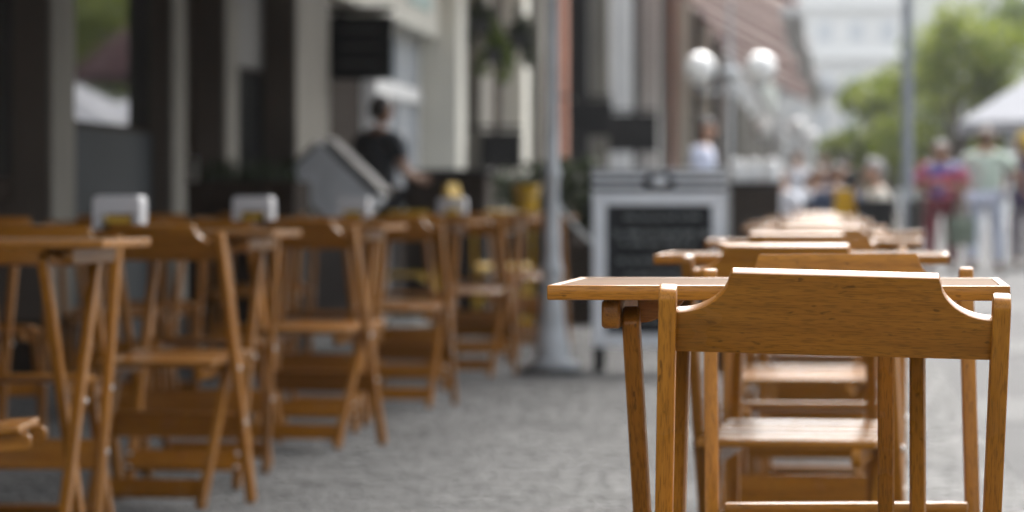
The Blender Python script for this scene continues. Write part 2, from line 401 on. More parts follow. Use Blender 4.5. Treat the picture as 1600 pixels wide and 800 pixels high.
POST_TOP, POST_FOOT, POST_X = (-0.165, 0.779), (0.120, 0.0), 0.2
def rail_outline():
    W, Hh, cw, ch = 0.3825, 0.1035, 0.0665, 0.0525        # backrest board with scooped upper corners
    p = [(-W / 2, -Hh / 2), (W / 2, -Hh / 2), (W / 2, Hh / 2 - ch)]
    n = 14
    for k in range(1, n + 1):
        a = R(270 - 76 * k / n); p.append((W / 2 + cw * math.cos(a), Hh / 2 + 0.0 + ch * math.sin(a)))
    xr = p[-1][0]
    p[-1] = (xr, Hh / 2 - 0.009); p.append((xr - 0.003, Hh / 2))
    left = [(-x, y) for x, y in p[2:]][::-1]
    return p + left
rail_me = plate(rail_outline(), 0.021, 0.0018, 2, 'backrest')
post_L = math.hypot(POST_TOP[0] - POST_FOOT[0], POST_TOP[1])
post_me = plate(rounded_end(post_L, 0.040, 0.0, 0.014), 0.0217, 0.003, 2, 'long_leg')
slat_me = plate(rect(0.362, 0.066), 0.016, 0.004, 2, 'slat')
srail_me = plate(rounded_end(0.400, 0.036, 0.015, 0.015), 0.021, 0.003, 1, 'seat_rail')
SH_T, SH_F = (0.030, 0.415), (-0.235, 0.0)
short_L = math.hypot(SH_T[0] - SH_F[0], SH_T[1])
short_me = plate(rounded_end(short_L, 0.038, 0.0, 0.010), 0.021, 0.003, 1, 'short_leg')
sb_me = plate(rect(0.306, 0.058), 0.017, 0.003, 1, 'stretcher')
lb_me = plate(rect(0.378, 0.078), 0.017, 0.003, 1, 'stretcher')

def make_chair():
    r = empty('folding_chair')
    pd = Vector((0, POST_TOP[0] - POST_FOOT[0], POST_TOP[1])).normalized()
    for s in (-1, 1):
        x = s * POST_X
        aim(link('long_leg', post_me, 'wood', r), (x, POST_FOOT[0], POST_FOOT[1]), (x, POST_TOP[0], POST_TOP[1]), (0, -1, 0))
        aim(link('short_leg', short_me, 'wood', r), (s * 0.166, SH_F[0], SH_F[1]), (s * 0.166, SH_T[0], SH_T[1]), (0, 1, 0))
        aim(link('seat_rail', srail_me, 'wood', r), (s * 0.1425, -0.185, 0.3795), (s * 0.1425, 0.213, 0.4055), (0, 0, 1))
        pz = 0.392; py = POST_FOOT[0] + (POST_TOP[0] - POST_FOOT[0]) * pz / POST_TOP[1]
        bolt(r, (s * (POST_X + 0.0113), py, pz), (s, 0, 0))
        bolt(r, (s * (POST_X + 0.0113), POST_FOOT[0] - 0.30 * (-POST_TOP[0] + POST_FOOT[0]), 0.232), (s, 0, 0))
    zc = 0.7525; yc = POST_FOOT[0] + (POST_TOP[0] - POST_FOOT[0]) * zc / POST_TOP[1]
    aim(link('backrest', rail_me, 'wood', r), (-0.1, yc, zc), (0.1, yc, zc), pd)
    for k in range(5):
        t = (k + 0.5) / 5; y = -0.180 + 0.380 * t; z = 0.3985 + 0.0245 * t
        z += -0.004 * math.sin(math.pi * t) + 0.008
        aim(link('slat', slat_me, 'wood', r), (-0.1, y, z), (0.1, y, z), (0, 1, 0.0645))
    def on(a, b, z): return a[0] + (b[0] - a[0]) * (z - a[1]) / (b[1] - a[1])
    z = 0.225; aim(link('stretcher', lb_me, 'wood', r), (-0.1, on(POST_FOOT, POST_TOP, z), z), (0.1, on(POST_FOOT, POST_TOP, z), z), pd)
    sdv = Vector((0, SH_T[0] - SH_F[0], SH_T[1])).normalized()
    z = 0.055; aim(link('stretcher', sb_me, 'wood', r), (-0.1, on(SH_F, SH_T, z), z), (0.1, on(SH_F, SH_T, z), z), sdv)
    return r

TT = 0.779
plank_me = plate(rect(0.5755, 0.0945), 0.0193, 0.0028, 2, 'plank')
batten_me = plate(rounded_end(0.520, 0.038, 0.012, 0.012), 0.024, 0.003, 1, 'batten')
A_T, A_F, B_T, B_F = (-0.215, 0.742), (0.265, 0.0), (0.215, 0.742), (-0.265, 0.0)
tleg_L = math.hypot(A_T[0] - A_F[0], A_T[1])
tleg_me = plate(rounded_end(tleg_L, 0.044, 0.0, 0.012), 0.0225, 0.003, 1, 'leg')
tb_me = plate(rect(0.358, 0.070), 0.017, 0.003, 1, 'stretcher')
cblock_me = plate([(-.022, 0), (-.022, -.032), (-.005, -.030), (.015, -.022), (.034, -.008), (.040, 0)], 0.03, .002, 1, 'corner_block')
fedge_me = plate(rect(0.600, 0.0118), 0.0197, 0.0024, 2, 'lit_edge_strip'); sedge_me = plate(rect(0.5755, 0.0118), 0.0197, 0.0024, 2, 'lit_edge_strip')  # strips added so that the lit edges stay brighter than the planks
def make_table():
    r = empty('folding_table')
    for k in range(6):
        y = -0.24 + 0.096 * k
        aim(link('plank', plank_me, 'wood_top', r), (-0.1, y, TT - 0.00975), (0.1, y, TT - 0.00975), (0, 1, 0))
    for sg in (-1, 1):
        aim(link('lit_edge_strip', fedge_me, 'wood', r), (-0.1, sg * 0.294, TT - 0.00975), (0.1, sg * 0.294, TT - 0.00975), (0, 1, 0))
        aim(link('lit_edge_strip', sedge_me, 'wood', r), (sg * 0.294, -0.1, TT - 0.00975), (sg * 0.294, 0.1, TT - 0.00975), (1, 0, 0))
    for x in (-0.2195, 0.2085):
        aim(link('batten', batten_me, 'wood', r), (x, -0.1, TT - 0.0390), (x, 0.1, TT - 0.0390), (0, 0, 1))
    for (t, f, xs) in ((A_T, A_F, (-0.1955, 0.140)), (B_T, B_F, (-0.146, 0.183))):
        for x in xs:
            aim(link('leg', tleg_me, 'wood', r), (x + (0.014 if t is A_T and x < 0 else 0), f[0], f[1]), (x, t[0], t[1]), (0, 1, 0))
    for s in (-1, 1):
        o = link('corner_block', cblock_me, 'wood', r); o.matrix_basis = Matrix.Translation((s * 0.166, -0.17, TT - 0.0205)) @ Matrix.Rotation(R(90), 4, 'X')
        if s > 0: o.matrix_basis = Matrix.Translation((s * 0.158, -0.10, TT - 0.0205)) @ Matrix.Rotation(R(180), 4, 'Z') @ Matrix.Rotation(R(90), 4, 'X')
    for x, s in ((-0.199, -1), (0.1945, 1)):
        bolt(r, (x, 0.0 + 0.02 * s, 0.39), (s, 0, 0))
    # low boards screwed on to the legs
    for (t, f, xs, sg) in ((B_T, B_F, (-0.146, 0.183), -1),):
        d = Vector((0, t[0] - f[0], t[1] - f[1])).normalized(); z = 0.085
        y = f[0] + (t[0] - f[0]) * z / t[1] + sg * 0.036
        cx = (xs[0] + xs[1]) / 2
        aim(link('stretcher', tb_me, 'wood', r), (cx - 0.1, y, z), (cx + 0.1, y, z), d)
        for x in xs:
            for q in (-0.022, 0.022): bolt(r, Vector((x, y + sg * 0.0092, z + 0.004 * 0)) + d * q, (0, sg, 0.2))
    return r
def repaint(root, key, keep=('bolt',)):
    for c in kids(root):
        if c.name.split('.')[0] in keep: continue
        for s in c.material_slots: s.link = 'OBJECT'; s.material = M[key]

chair0, table0 = make_chair(), make_table()
used = {'c': False, 't': False}
def put(kind, x, y, rz, label, group, roll=0.0):
    src = chair0 if kind == 'c' else table0
    if used[kind]: o = copy_tree(src)
    else: o = src; used[kind] = True
    o.location = (x, y, gz(x) + (0.002 if roll else 0.0)); o.rotation_euler = (0, roll, rz)
    tag(o, label, 'chair' if kind == 'c' else 'table', group); return o

KROW, WROW, IROW = 'folding tables of the street-side row', 'folding tables of the row under the awning', 'folding tables along the house wall'
KC, WC, IC = 'folding chairs of the street-side row', 'folding chairs of the row under the awning', 'folding chairs along the house wall'
# street-side row: (x, y, turn)
put('c', -0.007, 5.555, R(0.5), 'sharp varnished wooden folding chair in front, its backrest turned to the viewer', KC, R(1.5))
put('t', -0.053, 6.115, R(-0.9), 'sharp wooden folding table directly behind the front chair', KROW)
put('c', 0.034, 6.88, R(181.5), 'wooden folding chair across the front table, its seat facing the viewer', KC, R(0.4))
put('c', -0.045, 9.070, R(-9), 'wooden folding chair, backrest turned to the viewer, pushed up to the second street-side table', KC)
put('t', -0.036, 9.440, R(-1.5), 'second wooden folding table of the street-side row, behind the front one', KROW)
put('c', -0.02, 10.28, R(178), 'wooden folding chair facing the viewer across the second street-side table', KC)
row = [(-0.02, 12.75), (0.05, 16.0), (-0.03, 19.4), (-0.06, 22.7), (-0.02, 26.0), (-0.05, 29.4), (-0.03, 33.0)]
for i, (x, y) in enumerate(row):
    o3 = ORD[i + 2]
    put('t', x, y, R(rng.uniform(-3, 3)), o3 + ' wooden folding table of the street-side row counting from the front', KROW)
    put('c', x + rng.uniform(-.05, .05), y - rng.uniform(.5, .62), R(rng.uniform(-6, 6)), 'wooden folding chair with its back to the viewer at the ' + o3 + ' street-side table', KC)
    if i < 5: put('c', x + rng.uniform(-.05, .05), y + rng.uniform(.75, .85), R(180 + rng.uniform(-6, 6)), 'wooden folding chair facing the viewer at the ' + o3 + ' street-side table', KC)

# row under the awning
wrow = [(-1.955, 10.62), (-1.94, 13.70), (-1.925, 17.05), (-1.90, 20.75), (-1.86, 24.3), (-1.85, 27.9)]
for i, (x, y) in enumerate(wrow):
    o3 = ORD[i]
    put('t', x, y, R(-2.5 + rng.uniform(-1, 1)), o3 + ' wooden folding table from the front in the shaded row under the awning', WROW)
    if i: put('c', (-1.868, -1.80, -1.79, -1.76, -1.72)[i - 1], (12.80, 15.95, 19.10, 22.45, 26.6)[i - 1], R((-11, -16, -8, -12, -6)[i - 1]),
              'wooden folding chair with its back to the viewer at the ' + o3 + ' table under the awning', WC)
    put('c', x - 0.05 + rng.uniform(-.03, .03), y + rng.uniform(.62, .74), R(177 + rng.uniform(-3, 3)),
        'wooden folding chair facing the viewer at the ' + o3 + ' table under the awning', WC)
put('c', -1.752, 8.72, R(-86), 'wooden folding chair cut by the picture edge, only its slatted seat end showing', WC)
# row along the wall
irow = [(-2.86, 14.6), (-2.84, 18.3), (-2.80, 22.2)]
for i, (x, y) in enumerate(irow):
    put('t', x, y, R(rng.uniform(-3, 3)), ORD[i] + ' wooden folding table from the front in the dim row beside the house wall', IROW)
    put('c', x + .03, y - .62, R(rng.uniform(-5, 5)), 'wooden folding chair with its back to the viewer at the ' + ORD[i] + ' table beside the wall', IC)
    put('c', x - .02, y + .72, R(180 + rng.uniform(-5, 5)), 'wooden folding chair facing the viewer at the ' + ORD[i] + ' table beside the wall', IC)
YC = 'yellow painted folding chairs'
for x, y, a, t in ((-2.52, 26.9, 175, 'yellow painted folding chair facing the viewer behind the third shaded table'),
                   (-2.18, 30.6, 4, 'yellow painted folding chair with its back to the viewer near the pale lamp post')):
    o = put('c', x, y, R(a), t, YC); repaint(o, 'yellow_paint')

# napkin holders on the shaded tables: bent white cover over a dark tray
def nh_outline():
    w, h, t = 0.150, 0.105, 0.020
    out = [(-w / 2, 0)]
    for a0, cx in ((180, -w / 2 + .018), (90, w / 2 - .018)):
        for k in range(5):
            a = R(a0 - 90 * k / 4); out.append((cx + .018 * math.cos(a), h - .018 + .018 * math.sin(a)))
    out += [(w / 2, 0), (w / 2 - t * 1.2, 0), (w / 2 - t * 1.2, h - .056), (-w / 2 + t * 1.2, h - .056), (-w / 2 + t * 1.2, 0)]
    return out
nh_me = plate(nh_outline(), 0.10, 0.003, 1, 'cover')
tray_me = box_mesh(-.046, .046, -.045, .045, 0.001, .018, .002, 'tray'); nap_me = box_mesh(-.040, .040, -.040, .040, 0.019, .040, .004, 'napkins')
for i, (x, y, z0, what) in enumerate(((-2.155, 13.66, 0, 'nearest white napkin holder, in front of the grey window panel'), (-2.165, 17.0, 0, 'white napkin holder on the third shaded table, below the planter'),
                       (-2.17, 20.7, 0, 'white napkin holder on the fourth shaded table, below the slanted steel case'),
                       (-2.0, 24.2, 0, 'smallest white napkin holder, on the fifth shaded table before the dark counter'))):
    n = empty('napkin_holder', (x, y, gz(x) + TT + 0.0005), R(-4))
    tag(n, what, 'napkin holder', 'white napkin holders on the shaded tables')
    c = link('cover', nh_me, 'offwhite', n); c.matrix_basis = Matrix.Rotation(R(90), 4, 'X')
    link('tray', tray_me, 'darkwood', n); link('napkin', nap_me, 'yellow_paint', n)
bk = empty('yellow_bucket', (-1.84, 27.85, gz(-1.84) + TT + 0.001)); tag(bk, 'yellow metal bucket on the last shaded table beside the lamp post', 'bucket')
link('bucket_shell', lathe([(0.066, 0), (.068, .004), (.086, .185), (.09, .19), (.086, .192), (.08, .185), (.062, .01), (0, .008)], 20, 'bucket_shell', cap=False), 'yellow_paint', bk)
link('handle', tube([(-.088, 0, .18), (-.088, -.03, .16), (-.06, -.07, .125), (0, -.092, .11), (.06, -.07, .125), (.088, -.03, .16), (.088, 0, .18)], .003, 6, 'handle'), 'steel', bk)
yc = empty('menu_card', (-2.02, 24.42, gz(-2.02) + TT + .001), R(65)); tag(yc, 'yellow folded menu card standing behind the smallest napkin holder', 'menu card')
for s in (-1, 1):
    c = link('card_leaf', box_mesh(-.065, .065, -.0012, .0012, 0, .19, 0, 'card_leaf'), 'yellow_paint', yc); c.location = (0, s * .052, 0); c.rotation_euler = (R(15 * s), 0, 0)
ymc = empty('menu_card', (0.16, 33.0, TT + .001), R(-30)); tag(ymc, 'yellow folded menu card on the far end of the street-side row', 'menu card')
for s in (-1, 1):
    c = link('card_leaf', box_mesh(-.07, .07, -.0012, .0012, 0, .2, 0, 'card_leaf'), 'yellow_paint', ymc); c.location = (0, s * .05, 0); c.rotation_euler = (R(14 * s), 0, 0)

# ------------------------------------------------------------------ chalkboard stand
def chalkboard(x, y, rz):
    r = empty('chalkboard_stand', (x, y, gz(x)), rz)
    tag(r, 'pale grey A-frame chalkboard with striped header and black writing panel', 'chalkboard')
    tilt = R(-7)
    Tm = Matrix.Translation((0, -0.16, 0.0)) @ Matrix.Rotation(tilt, 4, 'X')
    def p(name, x0, x1, y0, y1, z0, z1, mat, par=r, bev=.003):
        o = box(name, x0, x1, y0, y1, z0, z1, mat, par, bev); o.matrix_basis = Tm @ Matrix.Translation(o.location); return o
    W = 0.342
    p('frame_stile', -W, -W + .07, -.017, .017, .13, .862, 'framegrey'); p('frame_stile', W - .07, W, -.017, .017, .13, .862, 'framegrey')
    p('bottom_rail', -W + .07, W - .07, -.016, .016, .13, .195, 'framegrey')
    h = p('header', -W - .004, W + .004, -.020, .020, .863, 1.052, 'framegrey')
    for z0, z1 in ((.932, .956), (.980, 1.004), (1.030, 1.044)): p('stripe', -W - .002, W + .002, -.0235, -.0195, z0, z1, 'stripe', r, 0)
    bd = p('writing_panel', -W + .071, W - .071, -.010, .010, .196, .862, 'slate', r, 0)
    em = link('emblem_ring', ball(.085, .012, .050, 'emblem_ring'), 'stripe', r); em.matrix_basis = Tm @ Matrix.Translation((0, -.026, .985))
    e2 = link('emblem', ball(.052, .014, .028, 'emblem'), 'framegrey', r); e2.matrix_basis = Tm @ Matrix.Translation((0, -.029, .985))
    rnd = random.Random(5)
    for k, (z, n, amp) in enumerate(((.80, .36, .012), (.715, .46, .022), (.665, .40, .014), (.57, .42, .022), (.50, .34, .014), (.42, .44, .018), (.34, .36, .014), (.27, .40, .014))):
        bm = bmesh.new(); xx = -n / 2
        while xx < n / 2:
            w = rnd.uniform(.03, .075); m = int(w / .006); pts = []
            for q in range(m + 1): pts.append((xx + w * q / m, -.0128, z + amp * math.sin(q * 1.9 + rnd.random()) * rnd.uniform(.5, 1)))
            tube(pts, .0033, 4, bm=bm); xx += w + rnd.uniform(.012, .025)
        bmesh.ops.recalc_face_normals(bm, faces=bm.faces)
        o = link('chalk_line', finish(bm, 'chalk_line'), 'chalk', r); o.matrix_basis = Tm
    Tb = Matrix.Translation((0, 0.115, 0.0)) @ Matrix.Rotation(-tilt, 4, 'X')
    for s in (-1, 1):
        o = box('rear_leg', s * (W - .035) - .03, s * (W - .035) + .03, -.015, .015, .10, 1.0, 'framegrey', r, .003); o.matrix_basis = Tb @ Matrix.Translation(o.location)
        for yy in (-.175, .13):
            o = box('foot', s * (W - .035) - .028, s * (W - .035) + .028, yy - .03, yy + .03, 0.0, .129, 'black', r, .006)
    return r
chalkboard(-0.845, 23.2, R(2))

# ------------------------------------------------------------------ lamp posts
post_prof = [(.160, 0), (.160, .035), (.135, .04), (.135, .07), (.092, .075), (.086, .12), (.090, .16), (.078, .19), (.064, .30), (.054, .42), (.050, .50), (.058, .515), (.058, .54), (.048, .555),
             (.043, .62), (.039, .80), (.036, .98), (.047, 1.0), (.047, 1.03), (.035, 1.05), (.031, 1.4), (.029, 2.12), (.046, 2.14), (.046, 2.18), (.034, 2.2), (.031, 2.38)]
def make_lamp():
    r = empty('street_lamp')
    link('base_plate', lathe([(.165, 0), (.165, .03), (.15, .036)], 8, 'base_plate'), 'iron_dark', r)
    o = link('post', lathe([(a, z) for a, z in post_prof[2:]], 20, 'post'), 'lamp_iron', r); o.location.z = -.004 + .001
    link('crown', lathe([(.032, 2.36), (.10, 2.38), (.135, 2.42), (.105, 2.47), (.05, 2.50), (.05, 2.56), (.03, 2.60), (.022, 3.2), (.03, 3.22), (.01, 3.30)], 16, 'crown'), 'lamp_iron', r)
    for s in (-1, 1):
        a = link('arm', tube([(s * .03, 0, 2.30), (s * .14, 0, 2.20), (s * .26, 0, 2.17), (s * .34, 0, 2.20), (s * .36, 0, 2.255)], [.022, .02, .018, .018, .02], 8, 'arm'), 'lamp_iron', r)
        link('globe_cup', lathe([(.03, 2.25), (.075, 2.262), (.088, 2.29), (.075, 2.30)], 16, 'globe_cup'), 'lamp_iron', r).location.x = s * .365
        g = link('globe', ball(.190, .190, .190, 'globe', 24, 16), 'globe', r); g.location = (s * .365, 0, 2.47)
    return r
lamp0 = make_lamp()
LG = 'two-globe street lamps'
for i, (x, y, rz, t) in enumerate(((-1.365, 22.6, 90, 'nearest pale cast-iron lamp post standing beside the shaded row of tables'),
                               (-1.11, 54.0, 0, 'lamp with two white globes above the woman in pale blue'),
                               (-0.93, 96.0, 0, 'distant lamp with two white globes further along the awning edge'),
                               (-0.66, 112.0, 0, 'small lamp with two white globes just past the third lamp'),
                               (-0.90, 134.0, 0, 'farthest small lamp with two white globes at the end of the street'))):
    o = lamp0 if i == 0 else copy_tree(lamp0)
    o.location = (x, y, gz(x)); o.rotation_euler = (0, 0, R(rz)); tag(o, t, 'street lamp', LG)
# chain from the near lamp post to a short bollard
bp = (-0.93, 27.5)
bo = link('bollard', lathe([(.09, 0), (.09, .05), (.055, .07), (.05, .70), (.066, .72), (.066, .76), (.045, .80), (.0, .82)], 14, 'bollard', cap=False), 'iron_dark')
bo.location = (bp[0], bp[1], gz(bp[0])); tag(bo, 'short dark iron bollard behind the chalkboard stand', 'bollard')
bm = bmesh.new(); p0, p1 = Vector((-1.335, 22.66, .87)), Vector((bp[0], bp[1], .74)); nlk = 60
for k in range(nlk):
    def cp(t): q = p0.lerp(p1, t); q.z -= .22 * math.sin(math.pi * t) ** .9 if 0 < t < 1 else 0; return q
    a, b = cp(k / nlk), cp(min(1, (k + 1.35) / nlk)); d = (b - a); sidev = d.cross(Vector((0, 0, 1))).normalized() if k % 2 else Vector((0, 0, 1))
    ring = []
    for q in range(9):
        an = 2 * math.pi * q / 8; ring.append((a + b) / 2 + d * .5 * math.cos(an) + sidev * .013 * math.sin(an))
    tube(ring, .0045, 5, bm=bm)
bmesh.ops.recalc_face_normals(bm, faces=bm.faces)
ch = link('chain', finish(bm, 'chain'), 'lamp_iron'); tag(ch, 'pale sagging chain hung from the near lamp post to the bollard', 'chain')

# ------------------------------------------------------------------ shop houses on the left
def building(label, y0, y1, wallmat, h=7.6, xf=-3.95):
    b = empty('shop_house', (-6.5, (y0 + y1) / 2, 0)); tag(b, label, 'building', 'shop houses along the footway')
    b['_y0'] = 0
    inv = Vector(b.location)
    def part(name, x0, x1, ya, yb, z0, z1, mat, parent=None, bev=0.0):
        o = box(name, x0, x1, ya, yb, z0, z1, mat, None, bev)
        if parent is None: o.parent = b; o.location = Vector(o.location) - inv
        else:
            o.parent = parent; o.location = Vector(o.location) - inv - Vector(parent.location)
        return o
    part('wall', -9.0, xf, y0, y1, -.05, h, wallmat)
    part('roof', -9.2, xf + .2, y0 - .05, y1 + .05, h + .002, h + .16, 'fargrey')
    n = max(2, int((y1 - y0) / 3.2))
    for k in range(n):
        yc = y0 + (y1 - y0) * (k + .5) / n
        w = part('upper_window', xf - .003, xf + .05, yc - .6, yc + .6, 5.6, 7.0, 'white'); part('pane', xf + .052, xf + .057, yc - .5, yc + .5, 5.7, 6.9, 'glass', w)
        part('sill', xf + .001, xf + .13, yc - .68, yc + .68, 5.50, 5.597, 'white', w)
    return b, part
bA, pA = building('nearest shop house with piers coloured lit beige and shaded brown and a mirror-like window', 6.0, 32.6, 'brown_pl')
def pier(part, y0, y1, x, mat, h=4.6, face=None):
    """a pier: core in the shade tone, plus a slab that paints the lit street side lighter"""
    part('pier', -3.948, x, y0, y1, -.04, h, mat)
    if face: part('lit_pier_side', x + .001, x + .018, y0 + .004, y1 - .002, -.04, h, face)  # lighter slab puts the street-side light into the colour
    part('plinth', -3.949, x + .03, y0 - .02, y1 + .02, -.045, .32, 'darkwood')
pier(pA, 8.0, 9.2, -3.62, 'brown_pl', face='beige'); pier(pA, 13.2, 14.0, -3.62, 'brown_pl', face='beige')
for ya, yb in ((9.2, 13.2), (14.0, 20.9)):
    w = pA('window', -3.952, -3.80, ya + .02, yb - .02, .9, 3.0, 'darkwood'); pA('pane', -3.798, -3.792, ya + .1, yb - .1, 1.0, 2.9, 'glass', w)
pier(pA, 20.95, 21.6, -3.645, 'brown_pl', face='beige')
# large glossy window with a grey panel below
w = pA('window', -3.952, -3.81, 21.62, 25.18, 1.27, 3.4, 'darkwood')
pA('pane', -3.808, -3.800, 21.66, 25.14, 1.30, 3.35, 'glass', w)
pA('lower_panel', -3.951, -3.79, 21.62, 25.18, .0, 1.268, 'greyboard')
pier(pA, 25.2, 25.75, -3.69, 'brown_pl', face='beige')
d = pA('door', -3.952, -3.82, 25.80, 27.15, 0, 2.5, 'darkwood'); pA('handle', -3.818, -3.78, 26.95, 27.0, 1.0, 1.15, 'steel', d)
pier(pA, 27.2, 27.8, -3.655, 'brown_pl', face='beige')
sh = pA('shutter', -3.951, -3.83, 27.85, 30.45, 1.78, 3.3, 'shutter')
for k in range(18): pA('slat', -3.829, -3.812, 27.88, 30.42, 1.80 + k * .082, 1.868 + k * .082, 'shutter', sh)
w = pA('window', -3.952, -3.83, 27.85, 30.45, .95, 1.775, 'darkwood'); pA('pane', -3.828, -3.822, 27.9, 30.4, 1.0, 1.73, 'glass', w)
for k in range(9): pA('bar', -3.818, -3.802, 28.0 + k * .29, 28.03 + k * .29, .97, 1.76, 'black', w)
pier(pA, 30.5, 32.55, -3.61, 'brown_pl', face='beige')

bB, pB = building('white painted shop house with deep lintel and white framed glass door', 32.62, 50.0, 'cream')
pB('lintel', -3.949, -3.60, 32.66, 42.0, 2.42, 3.3, 'cream'); pB('cornice', -3.948, -3.50, 32.66, 42.0, 3.302, 3.42, 'white')
sg = pB('sign_plate', -3.598, -3.575, 38.9, 40.9, 2.62, 2.98, 'teal')
dk = pB('dark_interior_sheet', -3.951, -3.90, 32.7, 37.6, 0, 2.415, 'darkwood')  # dark sheet stands for the unlit shop interior
for k in range(5): pB('dark_interior_strip', -3.898, -3.87, 32.75 + k * .97, 33.66 + k * .97, .05, 2.38, 'darkwood', dk)  # strips added only for the darkness of the interior
pB('kick_panel', -3.951, -3.84, 37.65, 41.95, 0, .75, 'darkwood')
gd = pB('glass_door', -3.951, -3.86, 37.65, 41.95, .752, 2.415, 'white')
for k in range(3): pB('pane', -3.858, -3.852, 37.85 + k * 1.38, 39.05 + k * 1.38, .85, 1.78, 'glass_pale', gd)
for k in range(3): pB('transom_pane', -3.858, -3.852, 37.85 + k * 1.38, 39.05 + k * 1.38, 1.95, 2.35, 'glass_pale', gd)
for k in range(4): pB('mullion', -3.8515, -3.78, 37.67 + k * 1.38, 37.83 + k * 1.38, .76, 2.41, 'white', gd)
pB('transom', -3.8512, -3.76, 37.66, 41.94, 1.80, 1.93, 'white', gd)
pB('pier', -3.948, -3.425, 42.02, 43.0, -.04, 4.6, 'cream')
d = pB('door', -3.952, -3.90, 43.1, 46.9, 0, 2.3, 'black'); pB('handle', -3.898, -3.86, 46.2, 46.25, 1.0, 1.2, 'steel', d)
pB('pier', -3.948, -3.58, 47.0, 48.6, -.04, 4.6, 'beige')
bC, pC = building('far shop house with terracotta pier and pale columns', 50.03, 78.0, 'brown_pl', xf=-3.62)
def front(part, xf, y0, y1, z0, z1, frame, pane):
    w = part('shopfront', xf - .003, xf + .05, y0, y1, z0, z1, frame); part('pane', xf + .052, xf + .058, y0 + .12, y1 - .12, z0 + .15, z1 - .12, pane, w)
pC('pier', -3.62, -3.36, 50.4, 51.4, -.04, 5.2, 'cream'); front(pC, -3.62, 51.5, 54.3, .02, 3.0, 'darkwood', 'glass')
pC('pier', -3.62, -3.42, 54.4, 55.2, -.04, 5.2, 'beige'); front(pC, -3.62, 55.3, 59.2, .02, 2.8, 'darkwood', 'glass')
for yy, dy, x1, mt in ((59.4, 1.0, -3.43, 'terra'), (63.0, .5, -3.285, 'black'), (66.5, .6, -3.18, 'beige'), (70.0, .8, -3.0, 'white'), (75.6, .5, -3.094, 'greyboard')):
    pC('column' if mt != 'black' else 'dark_panel', -3.62, x1, yy, yy + dy, -.04, 5.4, mt); front(pC, -3.62, yy + dy + .1, yy + dy + 2.2, .02, 2.9, 'darkwood', 'glass')
bD, pD = building('far brown shop house with white columns and a red pilaster', 78.03, 150.0, 'brown_pl', xf=-3.62)
for yy, x1, mt in ((82.0, -2.99, 'white'), (88.0, -3.02, 'shutter'), (94.5, -3.105, 'terra'), (100.0, -2.93, 'cream'), (106.0, -2.88, 'darkwood'), (112.0, -2.8, 'cream'), (124.0, -2.83, 'greyboard'), (136.0, -2.82, 'white')):
    pD('column', -3.62, x1, yy, yy + 1.0, -.04, 5.4, mt); front(pD, -3.62, yy + 1.4, yy + 4.6, .02, 2.9, 'darkwood', 'glass')
bE, pE = building('farthest plain brown shop house at the end of the row', 150.03, 420.0, 'brown_pl')
for k in range(12): pE('pier', -3.948, -3.5, 152 + k * 20, 154 + k * 20, -.04, 5.4, 'beige')
y = 78.6
while y < 148:
    pD('pier', -3.948, -3.5, y, y + 1.0, -.04, 4.6, 'white'); w = pD('shopfront', -3.952, -3.90, y + 1.1, y + 4.4, 0, 3.0, 'terra' if int(y) % 3 == 0 else 'darkwood'); pD('pane', -3.898, -3.892, y + 1.3, y + 4.2, .6, 2.8, 'glass', w)
    y += 4.5

# awnings: sloped canvas on maroon rafters with a white gutter beam
def awning(label, y0, y1, xe=-0.36, ze=3.22, zf=6.0, cmat='canvas'):
    a = empty('awning', (-3.9, (y0 + y1) / 2, zf)); tag(a, label, 'awning', 'sloping awnings fixed to the shop houses')
    yo = (y0 + y1) / 2
    def rel(p): return Vector(p) - Vector(a.location)
    L = math.hypot(xe + 3.9, zf - ze); sl = Vector((xe + 3.9, 0, ze - zf)).normalized()
    cv = link('canopy', plate(rect(L, y1 - y0 - .04), .02, 0, name='canopy'), cmat, a); aim(cv, rel((-3.9, yo, zf)), rel((xe, yo, ze)), (0, 1, 0))
    n = max(1, round((y1 - y0) / 9.5)); nrm = Vector((sl.z, 0, -sl.x))
    rm = plate(rect(L - .06, .08), .16, .004, 1, name='rafter')
    for k in range(n + 1):
        yy = y0 + .1 + (y1 - y0 - .2) * k / n; o = link('rafter', rm, 'maroon', a)
        aim(o, rel(Vector((-3.9, yy, zf)) + nrm * .065), rel(Vector((xe, yy, ze)) + nrm * .065), nrm)
    box('fascia', xe - .30 + 3.9, xe + .06 + 3.9, y0 - yo + .01, y1 - yo - .01, ze - zf - .22, ze - zf - .08, 'white', a)
    return a
for y0, y1, t, xe, ze, cm in ((5.5, 20.4, 'nearest awning over the shaded tables, above the picture', -.85, 3.25, 'dark_maroon'), (20.5, 32.5, 'awning over the piers coloured lit beige and shaded brown', -.75, 3.0, 'dark_maroon'),
                  (32.7, 49.8, 'added short awning dimming the white shop house', -2.2, 3.9, 'canvas'), (71.0, 90.0, 'awning with maroon rafters behind the two-globe lamp', -.36, 4.05, 'canvas'),  # short awning is added out of view to dim the white front
                  (90.1, 112.0, 'long far awning with a broad white gutter board', -.26, 4.1, 'canvas'), (112.1, 148.0, 'farthest awning at the end of the street', -.1, 4.1, 'canvas')):
    awning(t, y0, y1, xe, ze, cmat=cm)

